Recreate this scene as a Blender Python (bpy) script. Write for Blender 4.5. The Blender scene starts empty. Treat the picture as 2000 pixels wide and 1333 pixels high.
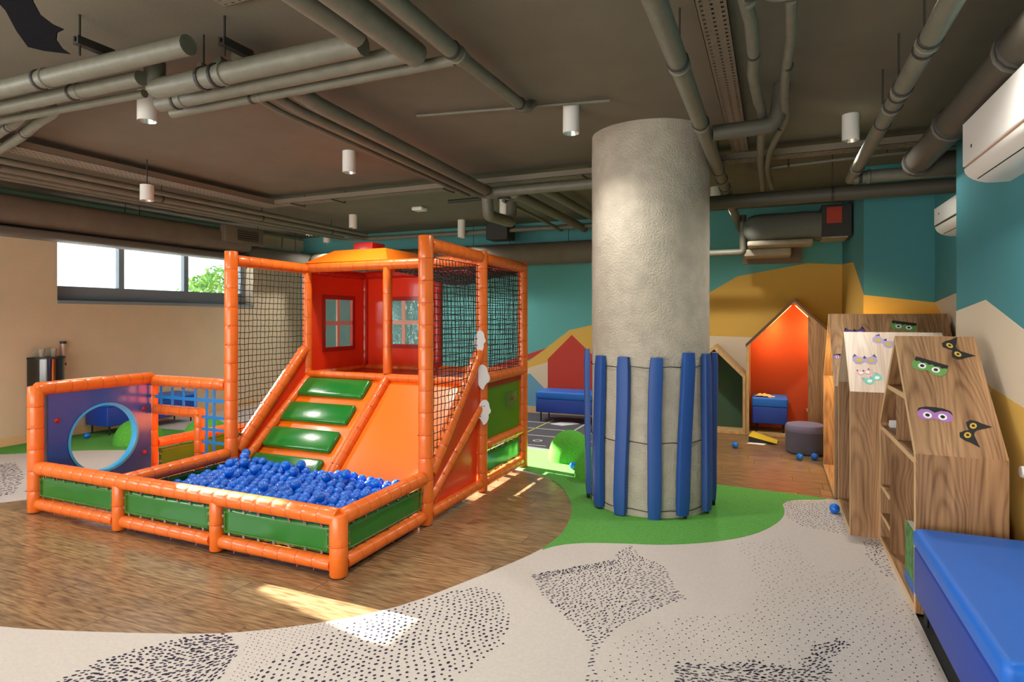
import bpy, math, random
from mathutils import Vector, Matrix, noise
from mathutils.geometry import tessellate_polygon
R = random.Random(7)
SC = bpy.context.scene
COL = SC.collection
PI = math.pi
# ------------------------------------------------------------------ camera, world, sun, exposure
YAW = math.radians(23.445)
cam = bpy.data.cameras.new('camera'); cam.sensor_width = 36; cam.lens = 21.168
cam.shift_y = -0.02325; cam.clip_start = .05
co = bpy.data.objects.new('camera', cam); COL.objects.link(co)
co.location = (0, 0, 1.5); co.rotation_euler = (PI / 2, 0, YAW); SC.camera = co
SC.view_settings.view_transform = 'Standard'; SC.view_settings.look = 'None'
SC.view_settings.gamma = 1; SC.view_settings.use_curve_mapping = False
SC.view_settings.exposure = 0.38
SC.cycles.use_denoising = True; SC.cycles.max_bounces = 10; SC.cycles.diffuse_bounces = 6
SC.cycles.sample_clamp_indirect = 6; SC.cycles.caustics_reflective = False; SC.cycles.caustics_refractive = False
w = bpy.data.worlds.new('sky'); SC.world = w; w.use_nodes = True
nt = w.node_tree; bg = nt.nodes['Background']
tc = nt.nodes.new('ShaderNodeTexCoord'); sep = nt.nodes.new('ShaderNodeSeparateXYZ'); rp = nt.nodes.new('ShaderNodeValToRGB')
nt.links.new(tc.outputs['Generated'], sep.inputs[0]); nt.links.new(sep.outputs['Z'], rp.inputs[0])
rp.color_ramp.elements[0].color = (.86, .92, 1, 1); rp.color_ramp.elements[1].color = (.35, .58, 1, 1)
nt.links.new(rp.outputs[0], bg.inputs[0]); bg.inputs[1].default_value = 2.2
al = bpy.data.lights.new('glass_doors_daylight', 'AREA'); al.shape = 'RECTANGLE'; al.size = 7; al.size_y = 2.3; al.energy = 300; al.color = (1, .97, .93)  # added fill light behind the camera; no doors are built there
ao = bpy.data.objects.new('glass_doors_daylight', al); COL.objects.link(ao); ao.location = (-3.4, -3.15, 1.25); ao.rotation_euler = (PI / 2 + .12, 0, 0)
al = bpy.data.lights.new('window_daylight', 'AREA'); al.shape = 'RECTANGLE'; al.size = 2.7; al.size_y = .85; al.energy = 90; al.color = (.9, .96, 1)  # added soft fill at the unseen window nearer the camera
ao = bpy.data.objects.new('window_daylight', al); COL.objects.link(ao); ao.location = (-8.12, -1.2, 2.2); ao.rotation_euler = (PI / 2, 0, -PI / 2)
SUN_DIR = Vector((1, -.195, -.385)).normalized()
sd = bpy.data.lights.new('sun', 'SUN'); sd.energy = 42; sd.angle = .0095; sd.color = (1, .93, .8)
so = bpy.data.objects.new('sun', sd); COL.objects.link(so); so.location = (-14, 8, 6)
so.rotation_euler = SUN_DIR.to_track_quat('-Z', 'Y').to_euler()

# ------------------------------------------------------------------ helpers
def srgb(r, g, b):
    f = lambda c: c / 12.92 if c <= .04045 else ((c + .055) / 1.055) ** 2.4
    return (f(r / 255), f(g / 255), f(b / 255), 1)
MATS = {}
def mat(name, col, rough=.6, metal=0, noise_amt=0, nscale=30, bump=0, bscale=60, coat=0, emit=None, estr=0, trans=0, alpha=1, spec=.5, stretch=None, rnd=0):
    if name in MATS: return MATS[name]
    m = bpy.data.materials.new(name); m.use_nodes = True; MATS[name] = m
    t = m.node_tree; b = t.nodes['Principled BSDF']; N = t.nodes.new; Lk = t.links.new
    c = srgb(*col)
    b.inputs['Base Color'].default_value = c; b.inputs['Roughness'].default_value = rough
    b.inputs['Metallic'].default_value = metal; b.inputs['Coat Weight'].default_value = coat
    b.inputs['Coat Roughness'].default_value = .12; b.inputs['Specular IOR Level'].default_value = spec
    b.inputs['Transmission Weight'].default_value = trans; b.inputs['Alpha'].default_value = alpha
    if emit: b.inputs['Emission Color'].default_value = srgb(*emit); b.inputs['Emission Strength'].default_value = estr
    co_ = N('ShaderNodeTexCoord'); mp = N('ShaderNodeMapping'); Lk(co_.outputs['Object'], mp.inputs[0])
    if stretch: mp.inputs['Scale'].default_value = stretch
    if noise_amt or rnd:
        n = N('ShaderNodeTexNoise'); n.inputs['Scale'].default_value = nscale; n.inputs['Detail'].default_value = 5
        Lk(mp.outputs[0], n.inputs[0])
        hs = N('ShaderNodeHueSaturation'); hs.inputs['Color'].default_value = c
        mr = N('ShaderNodeMapRange'); mr.inputs[1].default_value = .3; mr.inputs[2].default_value = .7
        mr.inputs[3].default_value = 1 - noise_amt; mr.inputs[4].default_value = 1 + noise_amt
        Lk(n.outputs[0], mr.inputs[0])
        src = mr.outputs[0]
        if rnd:
            oi = N('ShaderNodeObjectInfo'); m2 = N('ShaderNodeMapRange'); m2.inputs[3].default_value = 1 - rnd; m2.inputs[4].default_value = 1 + rnd
            Lk(oi.outputs['Random'], m2.inputs[0]); mu = N('ShaderNodeMath'); mu.operation = 'MULTIPLY'
            Lk(src, mu.inputs[0]); Lk(m2.outputs[0], mu.inputs[1]); src = mu.outputs[0]
        Lk(src, hs.inputs['Value']); Lk(hs.outputs[0], b.inputs['Base Color'])
    if bump:
        n2 = N('ShaderNodeTexNoise'); n2.inputs['Scale'].default_value = bscale; n2.inputs['Detail'].default_value = 4
        Lk(mp.outputs[0], n2.inputs[0]); bp = N('ShaderNodeBump'); bp.inputs['Strength'].default_value = bump
        bp.inputs['Distance'].default_value = .01; Lk(n2.outputs[0], bp.inputs['Height']); Lk(bp.outputs[0], b.inputs['Normal'])
    return m
def wood(name, c1, c2, scale, rough=.45, rnd=.08, dist=1.2, coat=0, bands=2.2):
    m = bpy.data.materials.new(name); m.use_nodes = True; MATS[name] = m
    t = m.node_tree; b = t.nodes['Principled BSDF']; N = t.nodes.new; Lk = t.links.new
    co_ = N('ShaderNodeTexCoord'); mp = N('ShaderNodeMapping'); mp.inputs['Scale'].default_value = scale
    oi = N('ShaderNodeObjectInfo'); ml = N('ShaderNodeMath'); ml.operation = 'MULTIPLY'; ml.inputs[1].default_value = 40
    Lk(oi.outputs['Random'], ml.inputs[0]); cb = N('ShaderNodeCombineXYZ'); Lk(ml.outputs[0], cb.inputs[0]); Lk(ml.outputs[0], cb.inputs[1])
    va = N('ShaderNodeVectorMath'); va.operation = 'ADD'
    Lk(co_.outputs['Object'], mp.inputs[0]); Lk(mp.outputs[0], va.inputs[0]); Lk(cb.outputs[0], va.inputs[1])
    big = N('ShaderNodeTexNoise'); big.inputs['Scale'].default_value = bands * .32; big.inputs['Detail'].default_value = .6; Lk(va.outputs[0], big.inputs[0])
    ms = N('ShaderNodeMath'); ms.operation = 'MULTIPLY'; ms.inputs[1].default_value = 60 * dist / 1.2; Lk(big.outputs[0], ms.inputs[0])
    sn = N('ShaderNodeMath'); sn.operation = 'SINE'; Lk(ms.outputs[0], sn.inputs[0])
    fine = N('ShaderNodeTexNoise'); fine.inputs['Scale'].default_value = 9; fine.inputs['Detail'].default_value = 8; Lk(va.outputs[0], fine.inputs[0])
    ma = N('ShaderNodeMath'); ma.operation = 'MULTIPLY_ADD'; ma.inputs[1].default_value = .10; pw_ = N('ShaderNodeMath'); pw_.operation = 'ABSOLUTE'; Lk(sn.outputs[0], pw_.inputs[0]); Lk(pw_.outputs[0], ma.inputs[0]); Lk(fine.outputs[0], ma.inputs[2])
    cr = N('ShaderNodeValToRGB'); cr.color_ramp.elements[0].position = .34; cr.color_ramp.elements[1].position = .72
    cr.color_ramp.elements[0].color = srgb(*c2); cr.color_ramp.elements[1].color = srgb(*c1); Lk(ma.outputs[0], cr.inputs[0])
    hs = N('ShaderNodeHueSaturation'); m2 = N('ShaderNodeMapRange'); m2.inputs[3].default_value = 1 - rnd; m2.inputs[4].default_value = 1 + rnd
    Lk(oi.outputs['Random'], m2.inputs[0]); Lk(m2.outputs[0], hs.inputs['Value']); Lk(cr.outputs[0], hs.inputs['Color'])
    Lk(hs.outputs[0], b.inputs['Base Color']); b.inputs['Roughness'].default_value = rough; b.inputs['Coat Weight'].default_value = coat
    b.inputs['Coat Roughness'].default_value = .2
    bp = N('ShaderNodeBump'); bp.inputs['Strength'].default_value = .06; Lk(fine.outputs[0], bp.inputs['Height']); Lk(bp.outputs[0], b.inputs['Normal'])
    return m

def oak(name, light, dark, axis='x', pw=.21, rough=.5):
    # boards with cathedral grain: parabolic growth-ring contours repeated in veneer strips
    m = bpy.data.materials.new(name); m.use_nodes = True; MATS[name] = m
    t = m.node_tree; b = t.nodes['Principled BSDF']; N = t.nodes.new; Lk = t.links.new
    def M(op, a, b_=None, c=None):
        n = N('ShaderNodeMath'); n.operation = op
        for i, v in enumerate((a, b_, c)):
            if v is None: continue
            if isinstance(v, (int, float)): n.inputs[i].default_value = v
            else: Lk(v, n.inputs[i])
        return n.outputs[0]
    co_ = N('ShaderNodeTexCoord'); sp = N('ShaderNodeSeparateXYZ'); Lk(co_.outputs['Object'], sp.inputs[0]); oi = N('ShaderNodeObjectInfo')
    X, Y, Z = sp.outputs
    across, along = (X, M('ADD', Y, Z)) if axis == 'x' else (M('ADD', Y, Z), X)
    n1 = N('ShaderNodeTexNoise'); n1.inputs['Scale'].default_value = 2.2; n1.inputs['Detail'].default_value = 1; Lk(co_.outputs['Object'], n1.inputs[0])
    ac = M('DIVIDE', M('ADD', across, M('MULTIPLY', oi.outputs['Random'], 1.7)), pw); idx = M('FLOOR', ac)
    tt = M('ADD', M('SUBTRACT', M('FRACT', ac), .5), M('MULTIPLY', M('SUBTRACT', n1.outputs[0], .5), .5))
    ph = M('FRACT', M('MULTIPLY', M('SINE', M('MULTIPLY', idx, 12.9898)), 437.5))
    f = M('ADD', M('ADD', M('MULTIPLY', M('MULTIPLY', tt, tt), 5.5), M('MULTIPLY', along, 1.1)), M('ADD', M('MULTIPLY', ph, 3), M('MULTIPLY', n1.outputs[0], 1.6)))
    ring = M('POWER', M('ADD', M('MULTIPLY', M('SINE', M('MULTIPLY', f, 17)), .5), .5), 2.2)
    mp = N('ShaderNodeMapping'); mp.inputs['Scale'].default_value = (60, 3, 3) if axis == 'x' else (3, 60, 60); Lk(co_.outputs['Object'], mp.inputs[0])
    fine = N('ShaderNodeTexNoise'); fine.inputs['Scale'].default_value = 1.0; fine.inputs['Detail'].default_value = 5; Lk(mp.outputs[0], fine.inputs[0])
    mp2 = N('ShaderNodeMapping'); mp2.inputs['Scale'].default_value = (9, .8, .8) if axis == 'x' else (.8, 9, 9); Lk(co_.outputs['Object'], mp2.inputs[0])
    mid = N('ShaderNodeTexNoise'); mid.inputs['Scale'].default_value = 1.3; mid.inputs['Detail'].default_value = 2; Lk(mp2.outputs[0], mid.inputs[0])
    k = M('ADD', M('MULTIPLY', ring, .17), M('ADD', M('MULTIPLY', fine.outputs[0], .55), M('MULTIPLY', mid.outputs[0], .7)))
    k = M('ADD', k, M('MULTIPLY', M('SUBTRACT', ph, .5), .14))
    cr = N('ShaderNodeValToRGB'); cr.color_ramp.elements[0].position = .40; cr.color_ramp.elements[1].position = .95
    cr.color_ramp.elements[0].color = srgb(*light); cr.color_ramp.elements[1].color = srgb(*dark); Lk(k, cr.inputs[0])
    Lk(cr.outputs[0], b.inputs['Base Color']); b.inputs['Roughness'].default_value = rough
    return m

class MB:
    def __init__(s): s.v = []; s.f = []; s.m = []; s.cur = 0
    def add(s, vs, fs, m=None):
        o = len(s.v); s.v += [tuple(q) for q in vs]
        for f in fs: s.f.append(tuple(i + o for i in f)); s.m.append(s.cur if m is None else m)
        return s
    def box(s, x0, x1, y0, y1, z0, z1, m=None):
        vs = [(x, y, z) for x in (x0, x1) for y in (y0, y1) for z in (z0, z1)]
        return s.add(vs, [(0, 1, 3, 2), (4, 6, 7, 5), (0, 4, 5, 1), (2, 3, 7, 6), (0, 2, 6, 4), (1, 5, 7, 3)], m)
    def rbox(s, x0, x1, y0, y1, z0, z1, r, m=None, n=3):
        # box with rounded edges (superellipse-like slices)
        hx, hy, hz = (x1 - x0) / 2, (y1 - y0) / 2, (z1 - z0) / 2; cx, cy, cz = (x0 + x1) / 2, (y0 + y1) / 2, (z0 + z1) / 2
        lev = []
        for k in range(n + 1):
            a = PI / 2 * k / n; lev.append((-hz + r - r * math.cos(a) if False else -hz + r * (1 - math.sin(a)), r * (1 - math.cos(a)) ))
        lv = [(-hz + r * (1 - math.sin(PI / 2 * (1 - k / n))), r * (1 - math.cos(PI / 2 * (1 - k / n)))) for k in range(n + 1)]
        lv = lv + [(-z, i) for z, i in reversed(lv)]
        rings = []
        for z, ins in lv:
            ring = []
            ex, ey = hx - ins, hy - ins; rr = max(r - ins * .3, .001); rr = min(rr, ex, ey)
            for qx, qy, a0 in ((1, 1, 0), (-1, 1, PI / 2), (-1, -1, PI), (1, -1, 1.5 * PI)):
                for k in range(n + 1):
                    a = a0 + PI / 2 * k / n
                    ring.append((cx + qx * (ex - rr) + rr * math.cos(a), cy + qy * (ey - rr) + rr * math.sin(a), cz + z))
            rings.append(ring)
        return s.loft(rings, True, m)
    def loft(s, rings, caps=True, m=None, closed=True):
        n = len(rings[0]); vs = [p for r in rings for p in r]; fs = []
        for i in range(len(rings) - 1):
            for j in range(n if closed else n - 1):
                k = (j + 1) % n; fs.append((i * n + j, i * n + k, (i + 1) * n + k, (i + 1) * n + j))
        if caps: fs += [tuple(reversed(range(n))), tuple(range((len(rings) - 1) * n, len(rings) * n))]
        return s.add(vs, fs, m)
    def tube(s, pts, r, seg=10, caps=True, m=None):
        pts = [Vector(p) for p in pts]; rs = r if isinstance(r, (list, tuple)) else [r] * len(pts)
        rings = []; up = None
        for i, p in enumerate(pts):
            d = (pts[min(i + 1, len(pts) - 1)] - pts[max(i - 1, 0)]).normalized()
            if up is None: up = Vector((0, 0, 1)) if abs(d.z) < .9 else Vector((1, 0, 0))
            a = d.cross(up).normalized(); up = a.cross(d).normalized()
            rings.append([p + rs[i] * (math.cos(2 * PI * k / seg) * a + math.sin(2 * PI * k / seg) * up) for k in range(seg)])
        return s.loft(rings, caps, m)
    def lathe(s, prof, c=(0, 0, 0), seg=24, m=None, caps=True):
        return s.loft([[(c[0] + r * math.cos(2 * PI * k / seg), c[1] + r * math.sin(2 * PI * k / seg), c[2] + z) for k in range(seg)] for r, z in prof], caps, m)
    def plate(s, outer, holes, f, w0, w1, m=None, side=None):
        loops = [outer] + list(holes); flat = [p for l in loops for p in l]
        tri = tessellate_polygon([[Vector((p[0], p[1], 0)) for p in l] for l in loops])
        n = len(flat); vs = [f(p[0], p[1], w0) for p in flat] + [f(p[0], p[1], w1) for p in flat]
        s.add(vs, [tuple(t) for t in tri] + [tuple(i + n for i in reversed(t)) for t in tri], m)
        o = 0; fs = []
        for l in loops:
            k = len(l)
            for i in range(k): fs.append((o + i, o + (i + 1) % k, o + (i + 1) % k + n, o + i + n))
            o += k
        s.add(vs, fs, m if side is None else side)
        return s
OFF = {}
def link(mb, name, mats, parent=None, base=None, smooth=False, label=None, cat=None, group=None, kind=None, bevel=0):
    if not isinstance(mats, (list, tuple)): mats = [mats]
    if parent is not None: off = OFF[parent.name]
    elif base is not None: off = Vector(base)
    else:
        xs = [v[0] for v in mb.v]; ys = [v[1] for v in mb.v]; zs = [v[2] for v in mb.v]
        off = Vector(((min(xs) + max(xs)) / 2, (min(ys) + max(ys)) / 2, min(zs)))
    me = bpy.data.meshes.new(name); me.from_pydata([(v[0] - off.x, v[1] - off.y, v[2] - off.z) for v in mb.v], [], mb.f)
    for m_ in mats: me.materials.append(m_)
    me.polygons.foreach_set('material_index', mb.m)
    me.update()
    import bmesh
    bm = bmesh.new(); bm.from_mesh(me); bmesh.ops.recalc_face_normals(bm, faces=bm.faces); bm.to_mesh(me); bm.free()
    if smooth:
        me.polygons.foreach_set('use_smooth', [True] * len(me.polygons))
        me.set_sharp_from_angle(angle=math.radians(40))
    o = bpy.data.objects.new(name, me); COL.objects.link(o)
    if parent is not None: o.parent = parent; OFF[o.name] = off
    else: o.location = off; OFF[o.name] = off
    if bevel:
        b = o.modifiers.new('bevel', 'BEVEL'); b.width = bevel; b.segments = 2; b.limit_method = 'ANGLE'; b.harden_normals = False
    if label: o['label'] = label
    if cat: o['category'] = cat
    if group: o['group'] = group
    if kind: o['kind'] = kind
    return o
def thing(name, loc, label, cat, group=None):
    o = bpy.data.objects.new(name, None); COL.objects.link(o); o.location = loc; o.empty_display_size = .1
    o['label'] = label; o['category'] = cat
    if group: o['group'] = group
    OFF[o.name] = Vector(loc); return o
def struct(mb, name, mats, parent=None, smooth=False):
    return link(mb, name, mats, parent, (0, 0, 0), smooth, kind='structure' if parent is None else None)
XY = lambda u, v, w_: (u, v, w_)
XZ = lambda u, v, w_: (u, w_, v)
YZ = lambda u, v, w_: (w_, u, v)
def rect(a, b, c, d): return [(a, c), (b, c), (b, d), (a, d)]
def circ(cx, cy, r, n=24, ry=None): return [(cx + r * math.cos(2 * PI * k / n), cy + (ry or r) * math.sin(2 * PI * k / n)) for k in range(n)]
def smooth_loop(pts, it=2):
    for _ in range(it):
        q = []
        for i in range(len(pts)):
            a, b = pts[i], pts[(i + 1) % len(pts)]
            q += [(a[0] * .75 + b[0] * .25, a[1] * .75 + b[1] * .25), (a[0] * .25 + b[0] * .75, a[1] * .25 + b[1] * .75)]
        pts = q
    return pts
def inside(p, poly):
    x, y = p; c = False; j = len(poly) - 1
    for i in range(len(poly)):
        xi, yi = poly[i]; xj, yj = poly[j]
        if (yi > y) != (yj > y) and x < (xj - xi) * (y - yi) / (yj - yi) + xi: c = not c
        j = i
    return c

# ------------------------------------------------------------------ materials
ceil_m = mat('ceiling_paint', (108, 102, 86), .9, noise_amt=.06, nscale=3, bump=.15, bscale=180)
pipe_m = mat('pipe_paint', (106, 104, 90), .5, noise_amt=.1, nscale=14, bump=.25, bscale=35)
dark_m = mat('dark_metal', (44, 40, 36), .6)
duct_m = mat('duct_wrap', (104, 94, 80), .65, noise_amt=.12, nscale=5, bump=.5, bscale=9)
foil_m = mat('duct_foil', (150, 140, 120), .4, noise_amt=.12, nscale=6, bump=.6, bscale=12)
tray_m = mat('tray_paint', (118, 108, 92), .6)
white_m = mat('white_plastic', (232, 230, 224), .35)
teal_m = mat('paint_teal', (92, 166, 166), .8, bump=.08, bscale=120)
tealL_m = mat('paint_pale_teal', (156, 206, 188), .8)
teal2_m = mat('paint_blue_teal', (66, 136, 144), .8, bump=.08, bscale=120)
yel_m = mat('paint_ochre', (214, 172, 82), .8, bump=.08, bscale=120)
cream_m = mat('paint_cream', (214, 200, 176), .85, bump=.08, bscale=120)
redp_m = mat('paint_brick_red', (190, 62, 50), .8)
blue_p = mat('paint_sky_blue', (104, 160, 190), .8)
wall_l = mat('wall_beige', (206, 190, 160), .9, bump=.12, bscale=90, noise_amt=.03, nscale=4)
frame_m = mat('window_frame', (128, 142, 152), .5)
conc_m = mat('concrete', (180, 172, 156), .9, noise_amt=.12, nscale=9, bump=.9, bscale=70)
grey_c = mat('carpet_grey', (200, 191, 184), .95, noise_amt=.05, nscale=60, bump=.4, bscale=400, spec=.1)
green_c = mat('carpet_green', (98, 164, 78), .95, noise_amt=.14, nscale=70, bump=.6, bscale=300, spec=.1)
dot_m = mat('carpet_dot', (52, 48, 66), .95, spec=.1)
court_m = mat('carpet_court', (96, 96, 104), .95, noise_amt=.06, nscale=60, spec=.1)
courtw = mat('court_line', (214, 212, 200), .9)
courty = mat('court_yellow', (206, 190, 80), .9)
dcarp = mat('carpet_charcoal', (70, 70, 68), .95, bump=.4, bscale=300)
plank_m = wood('plank_vinyl', (160, 128, 90), (88, 64, 42), (.9, 7, 7), .3, .15, 1.0, coat=.15)
oak_m = oak('oak_board', (192, 150, 108), (112, 76, 46))
oakedge = mat('oak_edge', (214, 180, 134), .6)
oak2_m = oak('oak_board_along', (184, 142, 100), (112, 76, 46), 'y')
pine_m = wood('pale_frame_wood', (206, 172, 122), (176, 138, 90), (3, 3, .6), .5, .04, 1.0)
orange_m = mat('orange_foam', (230, 110, 32), .34, noise_amt=.05, nscale=12, bump=.12, bscale=30, coat=.3)
orange_v = mat('orange_vinyl', (246, 118, 16), .36, bump=.08, bscale=8, coat=.3)
tie_m = mat('tie_red', (196, 62, 20), .45)
redv_m = mat('red_vinyl', (234, 58, 22), .3, bump=.1, bscale=6, coat=.3)
redpost = mat('red_foam', (196, 34, 16), .35, coat=.3)
crim_m = mat('crimson_vinyl', (164, 24, 18), .35, coat=.2)
greenv = mat('green_vinyl', (26, 112, 32), .3, bump=.18, bscale=7, coat=.35)
greenp = mat('green_pad', (22, 122, 40), .22, bump=.1, bscale=10, coat=.5)
olive_v = mat('green_board', (74, 132, 18), .4)
bluev = mat('navy_vinyl', (44, 80, 156), .22, bump=.25, bscale=6, coat=.4)
cyan_m = mat('cyan_trim', (60, 170, 226), .35)
strap_m = mat('blue_strap', (24, 120, 196), .5)
ball_m = mat('blue_ball', (0, 108, 216), .22, coat=.4, rnd=.12, noise_amt=.01)
net_m = mat('net_cord', (34, 30, 28), .7)
stitch = mat('stitching', (120, 170, 110), .7)
steel = mat('steel', (190, 186, 178), .25, metal=1)
padblue = mat('pad_blue', (26, 74, 146), .5, bump=.15, bscale=14)
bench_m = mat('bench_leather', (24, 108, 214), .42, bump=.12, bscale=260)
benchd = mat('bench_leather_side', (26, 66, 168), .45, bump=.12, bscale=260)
black_m = mat('black_metal', (22, 22, 24), .45)
blackg = mat('black_gloss', (16, 16, 18), .15, coat=.6)
def sheer(name, tint, gloss, rough, bump=0):
    m = bpy.data.materials.new(name); m.use_nodes = True; MATS[name] = m; t = m.node_tree; t.nodes.clear(); N = t.nodes.new; Lk = t.links.new
    o = N('ShaderNodeOutputMaterial'); tr = N('ShaderNodeBsdfTransparent'); tr.inputs[0].default_value = tint
    gl = N('ShaderNodeBsdfGlossy'); gl.inputs['Roughness'].default_value = rough; mx = N('ShaderNodeMixShader'); mx.inputs[0].default_value = gloss
    Lk(tr.outputs[0], mx.inputs[1]); Lk(gl.outputs[0], mx.inputs[2]); Lk(mx.outputs[0], o.inputs[0])
    if bump:
        n2 = N('ShaderNodeTexNoise'); n2.inputs['Scale'].default_value = bump; bp = N('ShaderNodeBump'); bp.inputs['Strength'].default_value = .6; bp.inputs['Distance'].default_value = .03
        Lk(n2.outputs[0], bp.inputs['Height']); Lk(bp.outputs[0], gl.inputs['Normal'])
    return m
glass_m = sheer('glass', (.97, .99, 1, 1), .05, .02)
clear_m = sheer('clear_vinyl', (.85, .95, .95, 1), .12, .12, 7)
hill_m = mat('turf', (92, 176, 66), .95, noise_amt=.15, nscale=60, bump=.6, bscale=240, spec=.1)
pouf_m = mat('pouf_fabric', (98, 96, 110), .9, bump=.2, bscale=300)
orange_w = mat('niche_orange', (190, 72, 26), .8)
dgreen_w = mat('niche_green', (58, 88, 68), .85)

# ------------------------------------------------------------------ room shell
CZ = 2.98; XL = -8.15; YF = 8.8; XN = 1.12; XR = 1.4; YB = -3.2
floor = struct(MB().box(XL - .3, 1.6, YB, YF + .1, -.12, -.014), 'floor', dcarp)
mb = MB().box(XL - .3, 1.7, YB - .1, YF + .1, CZ, CZ + .15); struct(mb, 'ceiling', ceil_m)
blob1 = [(-2.12, 5.38), (-1.89, 5.25), (-1.73, 5.08), (-1.54, 4.75), (-1.42, 4.44), (-1.35, 4.1), (-1.34, 3.84), (-1.38, 3.59), (-1.49, 3.28), (-1.61, 2.99), (-1.74, 2.68), (-1.9, 2.46), (-2.08, 2.29), (-2.26, 2.15), (-2.46, 2.03), (-2.92, 1.85), (-3.42, 1.68), (-4.3, 1.5), (-5.2, 1.6), (-5.85, 2.1), (-5.85, 2.65), (-5.62, 2.95), (-5.4, 3.3), (-5.3, 3.62), (-4.8, 3.95), (-4.2, 4.4), (-3.5, 5.0), (-2.8, 5.45)]
wood2 = [(-1.5, 5.85), (-.95, 5.72), (-.5, 5.66), (-.25, 5.63), (.12, 5.61), (.37, 5.58), (.5, 5.6), (.5, 6.9), (1.37, 6.9), (1.37, 8.77), (-1.9, 8.77), (-1.75, 7.2)]
green1 = [(-1.38, 3.59), (-1.31, 3.73), (-1.18, 3.84), (-0.96, 3.93), (-0.65, 4.02), (-0.34, 4.22), (-0.1, 4.48), (0.05, 4.83), (0.09, 5.1), (0.06, 5.3), (0.15, 5.45), (0.42, 5.56), (.37, 5.6), (0.12, 5.63), (-0.25, 5.65), (-0.5, 5.68), (-.95, 5.74), (-1.48, 5.88), (-1.72, 6.52), (-1.92, 6.56), (-2.49, 6.32), (-4.0, 6.3), (-5.6, 5.9), (-6.8, 5.6), (-8.14, 5.5), (-8.14, 5.0), (-8.14, 4.0), (-8.13, 3.72), (-7.75, 3.76), (-7.4, 4.08), (-6.9, 4.42), (-6.3, 4.6), (-5.6, 4.6), (-4.9, 4.7), (-4.3, 4.9), (-3.6, 5.3), (-2.7, 5.6), (-2.2, 5.44), (-2.0, 5.32), (-1.89, 5.25), (-1.73, 5.08), (-1.54, 4.75), (-1.42, 4.44), (-1.35, 4.1), (-1.34, 3.84)]
court = [(-4.6, 6.2), (-2.49, 6.2), (-1.92, 6.45), (-1.6, 6.35), (-1.9, 8.79), (-4.6, 8.79)]
# plank floor pieces: every vinyl plank is its own child of the floor
def planks(x0, x1, y0, y1, pw, pl, z0=-.014, poly=None):
    r = 0; y = y0
    while y < y1:
        x = x0 - R.random() * pl
        while x < x1:
            xa, xb = max(x, x0), min(x + pl, x1)
            if xb - xa > .1 and (poly is None or any(inside((px, py), poly) for px in (xa, (xa + xb) / 2, xb, xa * .75 + xb * .25, xa * .25 + xb * .75) for py in (y, y + pw / 2, y + pw))):
                key = 'plank'
                m = MB().box(xa + .0014, xb - .0014, y + .0012, min(y + pw, y1) - .0012, z0, 0)
                o = link(m, key, plank_m, None); o.parent = floor
                o.location = Vector(((xa + xb) / 2, y + pw / 2, z0)) * 1
            x += pl
        y += pw; r += 1
planks(-6.0, -1.25, 1.4, 5.6, .19, 1.25, poly=blob1)
planks(-1.95, 1.39, 5.5, 8.79, .19, 1.25, poly=wood2)
# grey printed carpet: outline with the wooden islands cut out, its printed dots are faces of the same sheet
outer = [(XL, YB), (.66, YB), (.66, 3.7), (1.39, 3.7), (1.39, 5.6), (.5, 5.59)]
car = MB()
car.plate([(XL, YB), (.66, YB), (.66, 3.72), (1.1, 3.72), (1.1, 4.86), (1.39, 4.9), (1.39, 8.79), (XL, 8.79)], [smooth_loop(blob1, 1), smooth_loop(wood2, 0)], XY, -.013, .003, 0)
def dots(poly, step, size, el=1.0, jit=.3, den=1.0, ang=None, lowdet=6):
    xs = [p[0] for p in poly]; ys = [p[1] for p in poly]; row = 0
    y = min(ys)
    while y < max(ys):
        x = min(xs) + (step / 2 if row % 2 else 0)
        while x < max(xs):
            wx = .25 * step * noise.noise(Vector((x * 3, y * 3, 0))) * 4
            px, py = x + (R.random() - .5) * jit * step + wx, y + (R.random() - .5) * jit * step + wx * .7
            if inside((px, py), poly) and R.random() < den:
                a = ang if ang is not None else 2.5 * noise.noise(Vector((px * 1.4, py * 1.4, 3))) + R.uniform(-.3, .3) + 1
                s0 = size * R.uniform(.75, 1.2); e = el * R.uniform(.8, 1.25) if el > 1 else R.uniform(1, 1.25)
                ca, sa = math.cos(a), math.sin(a)
                vs = [(px + ca * s0 * e * math.cos(t) - sa * s0 * math.sin(t), py + sa * s0 * e * math.cos(t) + ca * s0 * math.sin(t), .0036) for t in [2 * PI * k / lowdet for k in range(lowdet)]]
                car.add(vs, [tuple(range(lowdet))], 1)
            x += step
        y += step * .866; row += 1
dA = [(-1.52, 3.0), (-1.33, 2.95), (-1.19, 2.74), (-1.13, 2.52), (-1.17, 2.32), (-1.25, 2.05), (-1.35, 1.7), (-1.9, 1.6), (-1.99, 1.84), (-2.0, 1.96), (-1.97, 2.17), (-1.87, 2.42), (-1.74, 2.68)]
dots(dA, .034, .0068, 1.15, .35)
dots([(-2.37, 2.08), (-2.19, 1.99), (-2.1, 1.81), (-2.2, 1.6), (-2.7, 1.5), (-2.70, 1.68), (-2.62, 1.85), (-2.5, 1.99)], .024, .0062, 1.6, .6)
dots([(-2.3, 2.13), (-1.9, 2.44), (-1.97, 2.17), (-2.0, 1.96), (-1.99, 1.8), (-2.06, 1.8), (-2.17, 1.99)], .026, .003, 1.0, .25)
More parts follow.
